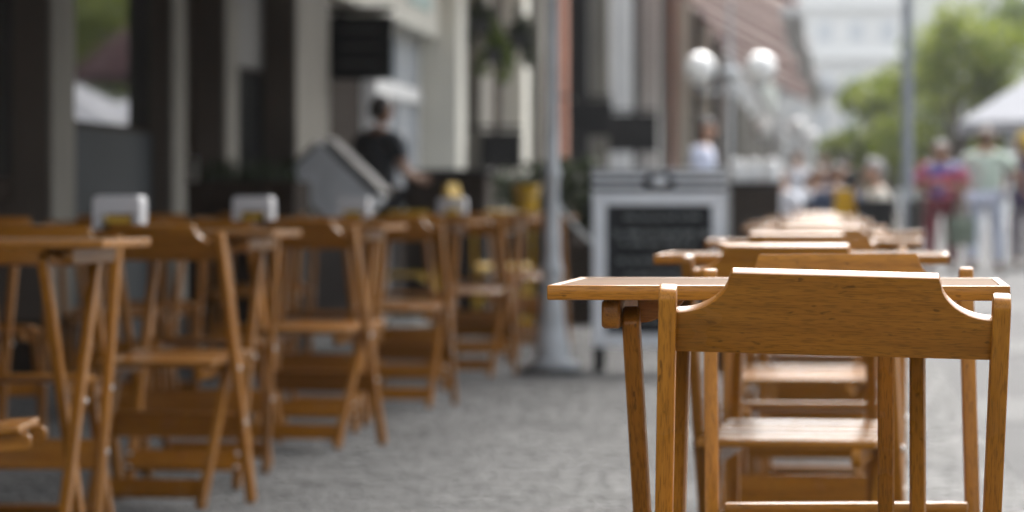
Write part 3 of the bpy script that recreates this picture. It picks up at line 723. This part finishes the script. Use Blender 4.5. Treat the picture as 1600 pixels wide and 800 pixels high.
# hanging signs
def hanging_board(x0, x1, y, z0, z1, label, th=.06, lines=0):
    r = empty('hanging_sign', (x0, y, z0)); tag(r, label, 'sign')
    box('panel', 0, x1 - x0, -th / 2, th / 2, 0, z1 - z0, 'black', r, .006)
    box('bracket', -3.9 - x0, x1 - x0, -.02, .02, z1 - z0 + .03, z1 - z0 + .07, 'black', r)
    for s in (.1, .9): box('hanger', (x1 - x0) * s - .008, (x1 - x0) * s + .008, -.008, .008, z1 - z0 - .001, z1 - z0 + .031, 'steel', r)
    rnd = random.Random(int(y))
    for k in range(lines):
        zz = (z1 - z0) * (.78 - .26 * k); w = (x1 - x0) * rnd.uniform(.45, .62)
        box('lettering', (x1 - x0) * .5 - w / 2, (x1 - x0) * .5 + w / 2, -th / 2 - .003, -th / 2 - .001, zz - .018, zz + .018, 'faint', r)
    return r
hanging_board(-3.66, -3.17, 33.0, 1.785, 2.255, 'square black hanging sign on the white shop house', lines=3)
hanging_board(-2.86, -2.20, 60.0, 1.55, 2.05, 'black screen hanging over the footway beyond the lamp post', .08)
hanging_board(-3.16, -2.62, 56.0, 1.70, 2.14, 'small dark board hung beside the black screen', .05)
hanging_board(-3.30, -2.90, 43.2, 1.20, 1.55, 'dark low board hanging before the pale pier', .05)

# ------------------------------------------------------------------ planters, plants
def planter(x, y, w, d, h, label, hh, n, leafmat_, seed, grass=True, zb=0.0):
    r = empty('planter', (x, y, gz(x))); tag(r, label, 'planter', None)
    t = .03
    box('side_panel', -w / 2, w / 2, -d / 2, -d / 2 + t, 0, h, 'darkwood', r); box('side_panel', -w / 2, w / 2, d / 2 - t, d / 2, 0, h, 'darkwood', r)
    box('end_panel', -w / 2, -w / 2 + t, -d / 2 + t + .001, d / 2 - t - .001, 0, h, 'darkwood', r); box('end_panel', w / 2 - t, w / 2, -d / 2 + t + .001, d / 2 - t - .001, 0, h, 'darkwood', r)
    box('soil', -w / 2 + t + .001, w / 2 - t - .001, -d / 2 + t + .001, d / 2 - t - .001, .02, h - .04, 'soil', r)
    rnd = random.Random(seed)
    p = empty('leafy_plant', (x, y, gz(x) + h - .04)); tag(p, label.split(' holding ')[0].replace('planter', 'plant').replace('box', 'plant') + ' growing in its box', 'plant')
    if grass:
        vs, fs = [], []
        for _ in range(n):
            bx, by = rnd.uniform(-w * .42, w * .42), rnd.uniform(-d * .4, d * .4); a = rnd.random() * 6.28; L = hh * rnd.uniform(.55, 1.1); bend = rnd.uniform(.15, .6) * L; ww = .008
            px, py = -math.sin(a) * ww, math.cos(a) * ww; i = len(vs)
            for k in range(4):
                t_ = k / 3; cx, cy, cz = bx + math.cos(a) * bend * t_ ** 2, by + math.sin(a) * bend * t_ ** 2, L * (t_ - .25 * t_ ** 3)
                f = 1 - t_ * .92; vs += [(cx - px * f, cy - py * f, cz), (cx + px * f, cy + py * f, cz)]
            for k in range(3): q = i + 2 * k; fs.append((q, q + 1, q + 3, q + 2))
        me = bpy.data.meshes.new('blades'); me.from_pydata(vs, [], fs); link('foliage', me, leafmat_, p)
    else:
        for s in range(4):
            a = s * 1.6; link('stem', tube([(0, 0, 0), (.08 * math.cos(a), .08 * math.sin(a), hh * .4), (.18 * math.cos(a), .18 * math.sin(a), hh * .8)], [.014, .01, .005], 6, 'stem'), 'bark', p)
        cl = [((rnd.uniform(-w, w) * .4, rnd.uniform(-d, d) * .4, hh * rnd.uniform(.35, .85)), (w * .32, w * .32, hh * .25), 1) for _ in range(7)]
        link('foliage', leaves_mesh(cl, n, .055, rnd), leafmat_, p)
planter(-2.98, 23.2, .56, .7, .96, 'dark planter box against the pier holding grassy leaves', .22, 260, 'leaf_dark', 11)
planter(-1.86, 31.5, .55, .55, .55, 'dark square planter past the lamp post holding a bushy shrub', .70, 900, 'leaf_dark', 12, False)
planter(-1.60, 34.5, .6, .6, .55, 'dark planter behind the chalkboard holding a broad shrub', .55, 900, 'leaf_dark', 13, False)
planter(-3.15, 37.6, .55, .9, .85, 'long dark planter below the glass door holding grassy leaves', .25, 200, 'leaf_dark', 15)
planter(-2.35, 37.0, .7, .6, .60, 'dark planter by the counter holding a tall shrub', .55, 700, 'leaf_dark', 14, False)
def hanging_plant(x, y, z, label, seed, key):
    r = empty('hanging_plant', (x, y, z)); tag(r, label, 'plant', 'hanging plants on the white shop house'); rnd = random.Random(seed)
    link('pot', lathe([(.05, -.14), (.09, -.12), (.12, 0), (.125, .01), (.11, .0), (0, -.02)], 14, 'pot', cap=False), 'iron_dark', r)
    link('hanger', tube([(0, 0, -.02), (0, 0, .5), (-.1, 0, .62), (-3.9 - x, 0, .62)], .008, 6, 'hanger'), 'iron_dark', r)
    link('foliage', leaves_mesh([((0, 0, .06), (.15, .15, .10), 2), ((.10, -.05, -.16), (.09, .09, .22), 1), ((-.12, 0, -.12), (.08, .08, .2), 1), ((0, .1, .2), (.07, .07, .14), .6)], 330, .06, rnd), key, r)
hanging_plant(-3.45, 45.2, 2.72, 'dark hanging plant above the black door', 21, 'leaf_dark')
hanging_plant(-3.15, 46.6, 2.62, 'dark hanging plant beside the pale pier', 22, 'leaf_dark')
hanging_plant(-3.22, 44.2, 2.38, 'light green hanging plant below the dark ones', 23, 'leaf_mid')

# slanted steel display case, counters
r = empty('display_case', (-3.22, 30.2, gz(-3.2)), R(0)); tag(r, 'slanted grey steel display case in front of the person in charcoal', 'display case')
box('cabinet', -.30, .28, -.24, .24, 0.0, .68, 'darkshell', r, .006)
T = Matrix.Translation((-0.02, 0, .93)) @ Matrix.Rotation(R(44), 4, 'Y')
for nm, x0, x1, y0, y1, z0, z1, mt in (('lid', -.32, .24, -.28, .28, -.20, .14, 'metalsheet'), ('lid_seam', -.29, .21, -.27, .27, .1405, .165, 'darkshell'), ('lid_rim', -.31, .23, -.29, .29, .1655, .205, 'shutter'), ('lid_side', -.345, -.3305, -.27, .27, -.19, .13, 'darkshell'), ('lid_base', -.29, .21, -.27, .27, -.235, -.2005, 'darkshell')):
    o = box(nm, x0, x1, y0, y1, z0, z1, mt, r, .012); o.matrix_basis = T @ Matrix.Translation(o.location)
box('strut', -.05, .05, -.05, .05, .681, .76, 'darkshell', r)
def counter(x, y, w, d, h, label):
    r = empty('counter', (x, y, gz(x))); tag(r, label, 'counter')
    box('counter_top', -w / 2 - .03, w / 2 + .03, -d / 2 - .03, d / 2 + .03, h - .04, h, 'black', r, .004)
    for k in range(4): box('front_panel', -w / 2 + w * k / 4 + .004, -w / 2 + w * (k + 1) / 4 - .004, -d / 2, -d / 2 + .03, .08, h - .041, 'darkwood', r)
    box('carcass', -w / 2, w / 2, -d / 2 + .031, d / 2, 0.0, h - .042, 'darkwood', r)
counter(-2.86, 34.2, .62, .6, 1.10, 'dark wooden counter beside the glass door')
counter(-2.33, 41.0, .75, .6, 1.10, 'dark wooden counter in front of the black door')
counter(-0.70, 47.0, .52, .6, 1.08, 'dark bar counter under the far awning beside the lamp')
for i, (x, w) in enumerate(((-.88, .11), (-.71, .09), (-.53, .12))):
    o = link('white_jar', lathe([(w * .55, 0), (w * .8, .01), (w * .9, .12), (w * .6, .2), (w * .62, .23), (0, .24)], 14, 'white_jar', cap=False), 'white'); o.location = (x, 46.9, gz(-.62) + 1.081)
    tag(o, ('white jar at the wall end of the far bar counter', 'small white jar in the middle of the far bar counter', 'broad white jar at the street end of the far bar counter')[i], 'jar', 'white jars on the far bar counter')

# ------------------------------------------------------------------ people
dg = None
def skin_mesh(verts, edges, radii, sub=1):
    me = bpy.data.meshes.new('skin'); me.from_pydata(verts, edges, [])
    o = bpy.data.objects.new('skin_tmp', me); C.objects.link(o)
    o.modifiers.new('Skin', 'SKIN').use_smooth_shade = True
    seen = set(); adj = {}
    for a, b in edges: adj.setdefault(a, []).append(b); adj.setdefault(b, []).append(a)
    for i, d in enumerate(me.skin_vertices[0].data):
        d.radius = radii[i] if isinstance(radii[i], tuple) else (radii[i], radii[i]); d.use_root = False
    for i in range(len(verts)):
        if i in seen: continue
        me.skin_vertices[0].data[i].use_root = True; st = [i]
        while st:
            k = st.pop()
            if k in seen: continue
            seen.add(k); st += adj.get(k, [])
    s = o.modifiers.new('Sub', 'SUBSURF'); s.levels = sub; s.render_levels = sub
    bpy.context.view_layer.update()
    res = bpy.data.meshes.new_from_object(o.evaluated_get(bpy.context.evaluated_depsgraph_get()))
    bpy.data.objects.remove(o); return res
def person(label, loc, rz, height, skin, hair, top, bottom, pose='stand', arms=None, hairlen=0.0, skirt=False, seed=0, wide=1.06, group='people in the street'):
    k = height / 1.75
    sit = pose == 'sit'
    dz = -0.44 if sit else 0.0
    lean = 0.10 if sit else 0.02
    P = {'pel': (0, 0, .96 + dz), 'wst': (0, lean * .3, 1.10 + dz), 'chs': (0, lean * .8, 1.28 + dz), 'nkb': (0, lean, 1.44 + dz), 'nkt': (0, lean + .015, 1.52 + dz)}
    st = 0.10 if pose == 'walk' else 0.0
    for s, n in ((-1, 'l'), (1, 'r')):
        P['sh' + n] = (s * .185, lean, 1.405 + dz)
        a = (arms or {}).get(n)
        if a: P['el' + n], P['wr' + n] = (a[0][0], a[0][1], a[0][2] + dz), (a[1][0], a[1][1], a[1][2] + dz)
        else: P['el' + n], P['wr' + n] = (s * .245, lean - .02 - s * st * .6, 1.13 + dz), (s * .255, lean + .07 - s * st * .8, .885 + dz)
        P['hp' + n] = (s * .09, 0, .92 + dz)
        if sit: P['kn' + n], P['an' + n] = (s * .12, .42, .50), (s * .12, .40, .09)
        else: P['kn' + n], P['an' + n] = (s * .10, .03 + s * st * 1.1, .50), (s * .10, -.02 + s * st * 2.2, .09 + (0.03 if (st and s < 0) else 0))
        ay = P['an' + n][1]; P['to' + n] = (s * .115, ay + .15, .035 + (P['an' + n][2] - .09) * .4)
    rad = {'pel': (.155, .115), 'wst': (.135, .10), 'chs': (.165, .115), 'nkb': (.075, .07), 'nkt': .056}
    for n in 'lr': rad.update({'sh' + n: .062, 'el' + n: .043, 'wr' + n: (.031, .024), 'hp' + n: .085, 'kn' + n: .058, 'an' + n: .042, 'to' + n: (.04, .026)})
    E = [('pel', 'wst'), ('wst', 'chs'), ('chs', 'nkb'), ('nkb', 'nkt')]
    for n in 'lr': E += [('nkb', 'sh' + n), ('sh' + n, 'el' + n), ('el' + n, 'wr' + n), ('pel', 'hp' + n), ('hp' + n, 'kn' + n), ('kn' + n, 'an' + n), ('an' + n, 'to' + n)]
    names = list(P); idx = {n: i for i, n in enumerate(names)}
    V_ = [tuple(c * k for c in P[n]) for n in names]; Rd = [(tuple(c * k for c in rad[n]) if isinstance(rad[n], tuple) else rad[n] * k) for n in names]
    Ed = [(idx[a], idx[b]) for a, b in E]
    for s, n in ((-1, 'l'), (1, 'r')):         # palm and five fingers
        e, w = Vector(P['el' + n]), Vector(P['wr' + n]); d = (w - e).normalized()
        side = Vector((0, 1, 0)) - d * d.y
        side = side.normalized() if side.length > .2 else Vector((1, 0, 0))
        nrm = d.cross(side)
        iw = idx['wr' + n]; V_.append(tuple((w + d * .06) * k)); Rd.append((.036 * k, .017 * k)); Ed.append((iw, len(V_) - 1))
        for f, (o_, L1) in enumerate(((.027, .065), (.010, .074), (-.008, .070), (-.025, .055))):
            b0 = w + d * .085 + side * o_
            c = len(V_); V_ += [tuple(b0 * k), tuple((b0 + d * L1 * .55 + nrm * .008 * s) * k), tuple((b0 + d * L1 * .95 + nrm * .024 * s) * k)]
            Rd += [.0095 * k, .009 * k, .007 * k]; Ed += [(c, c + 1), (c + 1, c + 2)]
        b0 = w + d * .035 + side * .028; c = len(V_)
        V_ += [tuple(b0 * k), tuple((b0 + d * .03 + side * .024) * k), tuple((b0 + d * .058 + side * .03) * k)]; Rd += [.011 * k, .010 * k, .008 * k]; Ed += [(c, c + 1), (c + 1, c + 2)]
    body = skin_mesh(V_, Ed, Rd)
    bm = bmesh.new(); bm.from_mesh(body)
    hc = Vector((0, lean + .035, 1.635 + dz)) * k                 # head with brow, nose, chin and ears
    h = bmesh.ops.create_uvsphere(bm, u_segments=18, v_segments=14, radius=1)['verts']
    for v in h:
        x, y, z = v.co
        f = 1 - .24 * max(0, -z) ** 1.5
        q = Vector((x * .076 * f, y * (.094 if y > 0 else .098), z * .116))
        if y > .75 and abs(x) < .3 and -.35 < z < .1: q.y += .020 * (1 - abs(x) / .3)
        if y > .6 and z < -.55: q.y += .012
        if y > .7 and .05 < z < .3 and .2 < abs(x) < .55: q.y -= .008
        if abs(x) > .9 and abs(z) < .3 and abs(y) < .35: q.x += math.copysign(.016, x)
        v.co = q * k + hc
    me = finish(bm, 'person', angle=80)
    o = link('person', me, skin); o.location = loc; o.scale = (wide, 1 + (wide - 1) * .8, 1); o.rotation_euler = (0, 0, rz); tag(o, label, 'person', group)
    # hair
    bm = bmesh.new(); bmesh.ops.create_uvsphere(bm, u_segments=20, v_segments=16, radius=1); dele = []
    for v in bm.verts:
        x, y, z = v.co
        lim = .35 if y > .35 else (-.15 if y > -.1 else -.62)
        if z < lim - .05 and not (hairlen and y < .15): dele.append(v)
        j = 1 + .04 * math.sin(9 * x + 5 * z) * math.cos(7 * y)
        q = Vector((x * .086 * j, y * .108 * j - .004, z * .126 * j + .006))
        if hairlen and y < .15 and z < -.1: q.z -= hairlen * (-z); q.y *= .9
        v.co = q * k + hc
    bmesh.ops.delete(bm, geom=dele, context='VERTS')
    link('hair', finish(bm, 'hair', angle=80), hair, o)
    # clothes
    def garment(name, chain, rads, mat, edges):
        ii = {n: i for i, n in enumerate(chain)}
        vv = [tuple(c * k for c in chain[n]) for n in chain]; rr = [(tuple(c * k for c in rads[n]) if isinstance(rads[n], tuple) else rads[n] * k) for n in chain]
        m_ = skin_mesh(vv, [(ii[a], ii[b]) for a, b in edges], rr); link(name, m_, mat, o)
    mid = lambda a, b, t: tuple(P[a][i] + (P[b][i] - P[a][i]) * t for i in range(3))
    ch = {'hem': (P['pel'][0], P['pel'][1], P['pel'][2] - .02), 'wst': P['wst'], 'chs': P['chs'], 'nkb': mid('nkb', 'chs', .12), 'shl': P['shl'], 'shr': P['shr'], 'sll': mid('shl', 'ell', .72), 'slr': mid('shr', 'elr', .72)}
    garment('shirt', ch, {'hem': (.178, .138), 'wst': (.165, .13), 'chs': (.188, .138), 'nkb': (.088, .08), 'shl': .080, 'shr': .080, 'sll': .070, 'slr': .070}, top,
            [('hem', 'wst'), ('wst', 'chs'), ('chs', 'nkb'), ('nkb', 'shl'), ('nkb', 'shr'), ('shl', 'sll'), ('shr', 'slr')])
    if skirt:
        z0 = P['pel'][2]
        link('skirt', lathe([(.15 * k, (z0 + .06) * k), (.185 * k, (z0 - .1) * k), (.22 * k, (z0 - .35) * k), (.245 * k, (z0 - .56) * k), (.235 * k, (z0 - .555) * k)], 20, 'skirt', cap=False), bottom, o)
    else:
        tr = {'pel': P['pel']}; te = []
        trr = {'pel': (.168, .128)}
        for n in 'lr':
            tr.update({'hp' + n: P['hp' + n], 'kn' + n: P['kn' + n], 'an' + n: mid('kn' + n, 'an' + n, .93)}); trr.update({'hp' + n: .102, 'kn' + n: .078, 'an' + n: .066})
            te += [('pel', 'hp' + n), ('hp' + n, 'kn' + n), ('kn' + n, 'an' + n)]
        garment('trousers', tr, trr, bottom, te)
    for n in 'lr':
        a, t_ = Vector(P['an' + n]) * k, Vector(P['to' + n]) * k
        s = link('shoe', ball(.048 * k, .135 * k, .045 * k, 'shoe', 12, 8), 'cloth_black', o); s.location = ((a.x + t_.x) / 2, (a.y + t_.y) / 2 + .01, max(.045 * k, a.z - .05 * k)); s.rotation_euler = (0, 0, 0)
    return o
person('person in charcoal shirt standing behind the slanted display case', (-3.33, 33.4, gz(-3.3)), R(-40), 1.64, 'skin_tan', 'hair_dark', 'cloth_charcoal', 'cloth_black', arms={'l': ((-.25, .05, 1.14), (-.17, .27, 1.05)), 'r': ((.27, .02, 1.15), (.2, .24, 1.1))})
person('dark-haired person in a pale blue top behind the chalkboard', (-1.22, 45.0, gz(-1.2)), R(-105), 1.70, 'skin_light', 'hair_dark', 'cloth_pale_blue', 'cloth_navy', hairlen=.12)
person('grey-haired person in a red and blue floral top carrying a bag', (1.42, 54.0, 0), R(172), 1.60, 'skin_tan', 'hair_grey', 'floral', 'cloth_dark_red', 'walk', arms={'l': ((-.30, .02, 1.13), (-.10, .22, 1.16)), 'r': ((.30, .0, 1.13), (.06, .24, 1.20))}, hairlen=.05, wide=1.25)
person('standing person in navy seen beyond the far guests', (.02, 76.0, 0), R(175), 1.70, 'skin_tan', 'hair_dark', 'cloth_navy', 'cloth_black')
person('standing person in black close to the awning edge far away', (.42, 82.0, 0), R(20), 1.74, 'skin_light', 'hair_dark', 'cloth_black', 'cloth_jeans')
person('standing person in white far along the footway', (-.42, 73.0, gz(-.4)), R(190), 1.68, 'skin_light', 'hair_brown', 'cloth_white', 'cloth_black')
person('standing person in olive far off beside the grey pole', (.95, 88.0, 0), R(160), 1.72, 'skin_tan', 'hair_dark', 'cloth_olive', 'cloth_navy')
b = empty('hand_bag', (1.66, 53.8, .36), R(10)); tag(b, 'sage green cloth bag carried beside the person in floral top', 'bag')
link('bag_body', plate(rounded_end(.34, .34, .05, .02), .13, .02, 2, 'bag_body'), 'cloth_sage', b).matrix_basis = Matrix.Translation((0, 0, .17)) @ Matrix.Rotation(R(90), 4, 'X')
for s in (-1, 1): link('handle', tube([(-.09, s * .04, .33), (-.07, s * .03, .48), (0, 0, .56), (.07, s * .03, .48), (.09, s * .04, .33)], .009, 6, 'handle'), 'cloth_sage', b)
person('person in a pale green T-shirt and light jeans seen from behind', (1.96, 54.3, 0), R(-12), 1.76, 'skin_tan', 'hair_brown', 'cloth_pale_green', 'cloth_jeans', 'walk', arms={'r': ((.33, -.02, 1.16), (.36, .16, 1.02))}, wide=1.24)
person('person in dark purple with an ochre scarf at the picture edge', (2.60, 58.0, 0), R(160), 1.72, 'skin_tan', 'hair_dark', 'cloth_purple', 'cloth_purple', 'stand', hairlen=.1)
sc = link('head_scarf', lathe([(.118, -.10), (.122, -.02), (.118, .05), (.09, .11), (.04, .14), (0, .145)], 18, 'head_scarf', cap=False), 'cloth_ochre'); sc.location = (2.6, 57.98, 1.64); tag(sc, 'ochre head scarf of the person in dark purple', 'scarf')
# seated guests with simple black chairs under them
def cafe_chair(x, y, rz, label):
    r = empty('cafe_chair', (x, y, gz(x)), rz); tag(r, label, 'chair', 'black cafe chairs at the far tables')
    box('seat', -.21, .21, -.20, .22, .43, .46, 'black', r, .006); box('backrest', -.21, .21, -.235, -.205, .50, .90, 'black', r, .006)
    for sx in (-.19, .19):
        box('leg', sx - .017, sx + .017, -.236, -.202, 0, .499, 'black', r); box('leg', sx - .017, sx + .017, .18, .214, 0, .429, 'black', r)
seats = (( .62, 42.2, 100, 'seated person in a beige shirt leaning at the street-side row', 'skin_light', 'hair_grey', 'cloth_beige', 'cloth_olive'),
         ( .12, 47.5, 190, 'seated person in navy at the far end of the street-side row', 'skin_tan', 'hair_dark', 'cloth_navy', 'cloth_black'),
         (-.42, 50.5, 150, 'seated person in white beside the far bar counter', 'skin_light', 'hair_dark', 'cloth_white', 'cloth_navy'),
         (-.10, 52.5, 200, 'seated person in white behind the navy guest', 'skin_tan', 'hair_brown', 'cloth_white', 'cloth_black'),
         (-.55, 62.0, 190, 'seated person in white beyond the two-globe lamp', 'skin_tan', 'hair_dark', 'cloth_white', 'cloth_navy'),
         (-.95, 66.0, 160, 'seated person in black beneath the far awning', 'skin_light', 'hair_dark', 'cloth_black', 'cloth_black'),
         (-.25, 68.0, 200, 'seated person in pale blue beneath the far awning', 'skin_tan', 'hair_brown', 'cloth_pale_blue', 'cloth_black'),
         (-.75, 56.0, 170, 'seated person in pale blue under the two-globe lamp', 'skin_light', 'hair_dark', 'cloth_pale_blue', 'cloth_navy'))
for x, y, a, t, s1, h1, c1, c2 in seats:
    person(t, (x, y, gz(x)), R(a), 1.70, s1, h1, c1, c2, 'sit', arms={'l': ((-.26, .12, 1.16), (-.14, .36, 1.14)), 'r': ((.26, .12, 1.16), (.14, .36, 1.14))})
    f = Vector((-math.sin(R(a)), math.cos(R(a)))); cafe_chair(x - f.x * 0.02, y - f.y * 0.02, R(a), 'black cafe chair under the ' + t.replace('seated person', 'guest'))
cafe_chair(.43, 40.6, R(2), 'empty black cafe chair with its back to the viewer beyond the last folding table')

# ------------------------------------------------------------------ parasols, pole
def parasol(x, y, label, zt=2.85, ze=1.93, rad=1.75, key='parasol'):
    r = empty('parasol', (x, y, 0)); tag(r, label, 'parasol', 'parasols across the street')
    link('base', lathe([(.28, 0), (.28, .06), (.06, .09), (.04, .35)], 16, 'base'), 'iron_dark', r)
    link('pole', lathe([(.022, .3), (.022, zt)], 10, 'pole'), 'white', r)
    bm = bmesh.new(); n = 8; top = bm.verts.new((0, 0, zt)); mid_, ed, vl = [], [], []
    for k in range(n):
        a = 2 * math.pi * (k + .5) / n; c, s = math.cos(a), math.sin(a)
        mid_.append(bm.verts.new((c * rad * .5, s * rad * .5, zt - (zt - ze) * .43))); ed.append(bm.verts.new((c * rad, s * rad, ze))); vl.append(bm.verts.new((c * rad, s * rad, ze - .16)))
    for k in range(n):
        q = (k + 1) % n; bm.faces.new((top, mid_[k], mid_[q])); bm.faces.new((mid_[k], ed[k], ed[q], mid_[q])); bm.faces.new((ed[k], vl[k], vl[q], ed[q]))
    o = link('canopy', finish(bm, 'canopy', smooth=False), key, r); so_ = o.modifiers.new('thick', 'SOLIDIFY'); so_.thickness = .008
    for k in range(n):
        a = 2 * math.pi * (k + .5) / n; c, s = math.cos(a), math.sin(a)
        link('rib', tube([(c * .03, s * .03, zt - .05), (c * rad * .5, s * rad * .5, zt - (zt - ze) * .43 - .03), (c * rad * .97, s * rad * .97, ze - .02)], .009, 5, 'rib'), 'white', r)
parasol(3.42, 60.0, 'nearest white parasol above the people walking in the street')
parasol(4.6, 72.0, 'white parasol further up the street behind the nearest one')
parasol(5.0, 82.0, 'white parasol beside the tree, third along the street')
parasol(6.45, 92.0, 'dark red parasol under the trees across the street', 4.7, 3.5, 1.55, 'dark_maroon')
up = empty('street_pole', (0.865, 46.0, 0)); tag(up, 'plain grey metal pole rising beside the trees', 'pole')
link('shaft', lathe([(.066, .0), (.064, .6), (.056, .62), (.05, 6.5)], 16, 'shaft'), 'galv', up); link('base_collar', lathe([(.10, 0), (.10, .05), (.075, .07), (.072, .3)], 16, 'base_collar'), 'galv', up)
link('arm', tube([(0, 0, 6.4), (.1, 0, 6.7), (.6, 0, 6.95), (1.3, 0, 7.0)], .03, 8, 'arm'), 'galv', up)

# ------------------------------------------------------------------ trees
def tree(x, y, h, cr, label, seed, key, n=3600, leaf=.17):
    rnd = random.Random(seed); r = empty('street_tree', (x, y, 0)); tag(r, label, 'tree', 'trees at the end of the street')
    bm = bmesh.new(); th = h * .38
    tube([(0, 0, -.05), (.05, 0, th * .3), (-.04, .03, th * .7), (0, 0, th), (.05, .02, h * .72)], [.19, .15, .13, .12, .05], 9, bm=bm)
    cl = []
    for k in range(11):
        a = k * 2.4 + rnd.uniform(-.4, .4); rr = cr * rnd.uniform(.35, .78); zz = h * rnd.uniform(.40, .84)
        e = Vector((math.cos(a) * rr, math.sin(a) * rr, zz)); s0 = Vector((0, 0, th * rnd.uniform(.7, 1.05)))
        tube([s0, s0.lerp(e, .5) + Vector((0, 0, -.1 * cr)), e], [.07, .045, .015], 6, bm=bm)
        cl.append((tuple(e), (cr * rnd.uniform(.28, .42), cr * rnd.uniform(.28, .42), h * rnd.uniform(.09, .15)), rnd.uniform(.6, 1.3)))
    cl.append(((0, 0, h * .86), (cr * .38, cr * .38, h * .14), 1.2)); cl.append(((0, 0, h * .62), (cr * .5, cr * .5, h * .16), .8))
    bmesh.ops.recalc_face_normals(bm, faces=bm.faces)
    link('trunk', finish(bm, 'trunk'), 'bark', r); link('crown', leaves_mesh(cl, n, leaf, rnd, flat=.5), key, r)
tree(3.55, 118, 6.3, 2.3, 'tall yellow-green tree rising behind the parasols', 31, 'leaf_bright')
tree(1.95, 126, 4.7, 1.9, 'lower yellow-green tree beside the grey pole', 32, 'leaf_bright')
tree(6.1, 124, 5.6, 2.6, 'broad green tree at the picture edge behind the white parasol', 33, 'leaf_bright')
tree(1.0, 140, 3.3, 1.5, 'small dark green tree at the foot of the awning', 34, 'leaf_mid')
tree(3.0, 138, 4.0, 2.2, 'rounded mid green tree behind the walking people', 35, 'leaf_mid')
tree(8.6, 96, 9.0, 3.8, 'large tree across the street mirrored in the shop window', 36, 'leaf_bright', 7000, .22)
tree(12.0, 112, 9.5, 4.2, 'large tree across the street standing further back', 37, 'leaf_mid', 7000, .22)
tree(9.0, 78, 8.0, 3.4, 'large tree across the street nearest to the viewer', 38, 'leaf_bright', 7000, .22)
tree(8.0, 130, 7.4, 3.6, 'tall mid green tree behind the broad one', 39, 'leaf_mid', 6500, .2)

for i, (x, y, h, t) in enumerate(((12.5, 62, 8.5, 'third'), (13.0, 44, 8.0, 'second'), (12.8, 27, 8.2, 'nearest'))):
    tree(x, y, h, 4.0, t + ' of the large trees lining the opposite side of the street', 50 + i, 'leaf_mid', 5000, .3)

# ------------------------------------------------------------------ far houses, hill
def far_block(label, x0, x1, y, dep, h, floors, cols, mat='farwhite', z_win=1.2):
    r = empty('apartment_block', ((x0 + x1) / 2, y, 0)); tag(r, label, 'building', 'pale buildings beyond the trees'); w = x1 - x0
    box('wall', -w / 2, w / 2, 0, dep, -.1, h, mat, r); box('roof', -w / 2 - .2, w / 2 + .2, -.2, dep + .2, h + .002, h + .35, 'fargrey', r)
    fh = h / floors; cw = w / cols
    wm = box_mesh(-cw * .24, cw * .24, -.04, .02, -fh * .22, fh * .22, 0, 'window'); pm = box_mesh(-cw * .20, cw * .20, -.046, -.041, -fh * .19, fh * .19, 0, 'pane')
    wm.materials.append(M['white']); pm.materials.append(M['farpane'])
    for f in range(floors):
        for c in range(cols):
            o = link('window', wm, None, r); o.location = (-w / 2 + cw * (c + .5), -.001, fh * (f + .55)); link('pane', pm, None, o)
        box('balcony_band', -w / 2 - .05, w / 2 + .05, -.5, -.003, fh * f + .02, fh * f + .22, mat, r)
far_block('bright white apartment block between the awning and the grey pole', -3.0, 5.4, 300, 14, 24, 7, 4)
far_block('pale apartment block half hidden behind the tall tree', 10.2, 24, 360, 14, 14.2, 4, 6)
far_block('low pale house at the end of the footway below the white block', -1.6, 1.55, 185, 8, 5.3, 2, 3)
bm = bmesh.new(); g = []
for j in range(9):
    g.append([])
    for i in range(61):
        x = -700 + i * 25; t = j / 8; hgt = (75 + 22 * math.sin(x * .006 + 1.2) + 10 * math.sin(x * .021)) * math.sin(t * math.pi * .5)
        g[-1].append(bm.verts.new((x, 900 + t * 260, -.5 + hgt + rng.uniform(-1.5, 1.5) * t)))
for j in range(8):
    for i in range(60): bm.faces.new((g[j][i], g[j][i + 1], g[j + 1][i + 1], g[j + 1][i]))
tag(link('hill', finish(bm, 'hill'), 'hill'), kind='structure')

# ------------------------------------------------------------------ thin street haze
hz = box('haze', -1200, 1300, -60, 1300, -1.2, 140, None)
hm = bpy.data.materials.new('thin_haze'); hm.use_nodes = True; hm.node_tree.nodes.clear()
_o = hm.node_tree.nodes.new('ShaderNodeOutputMaterial'); _v = hm.node_tree.nodes.new('ShaderNodeVolumePrincipled')
_v.inputs['Color'].default_value = (0.93, 0.95, 0.97, 1); _v.inputs['Density'].default_value = 0.00035; _v.inputs['Anisotropy'].default_value = 0.0
hm.node_tree.links.new(_v.outputs[0], _o.inputs['Volume']); hz.data.materials.append(hm)
tag(hz, kind='stuff')
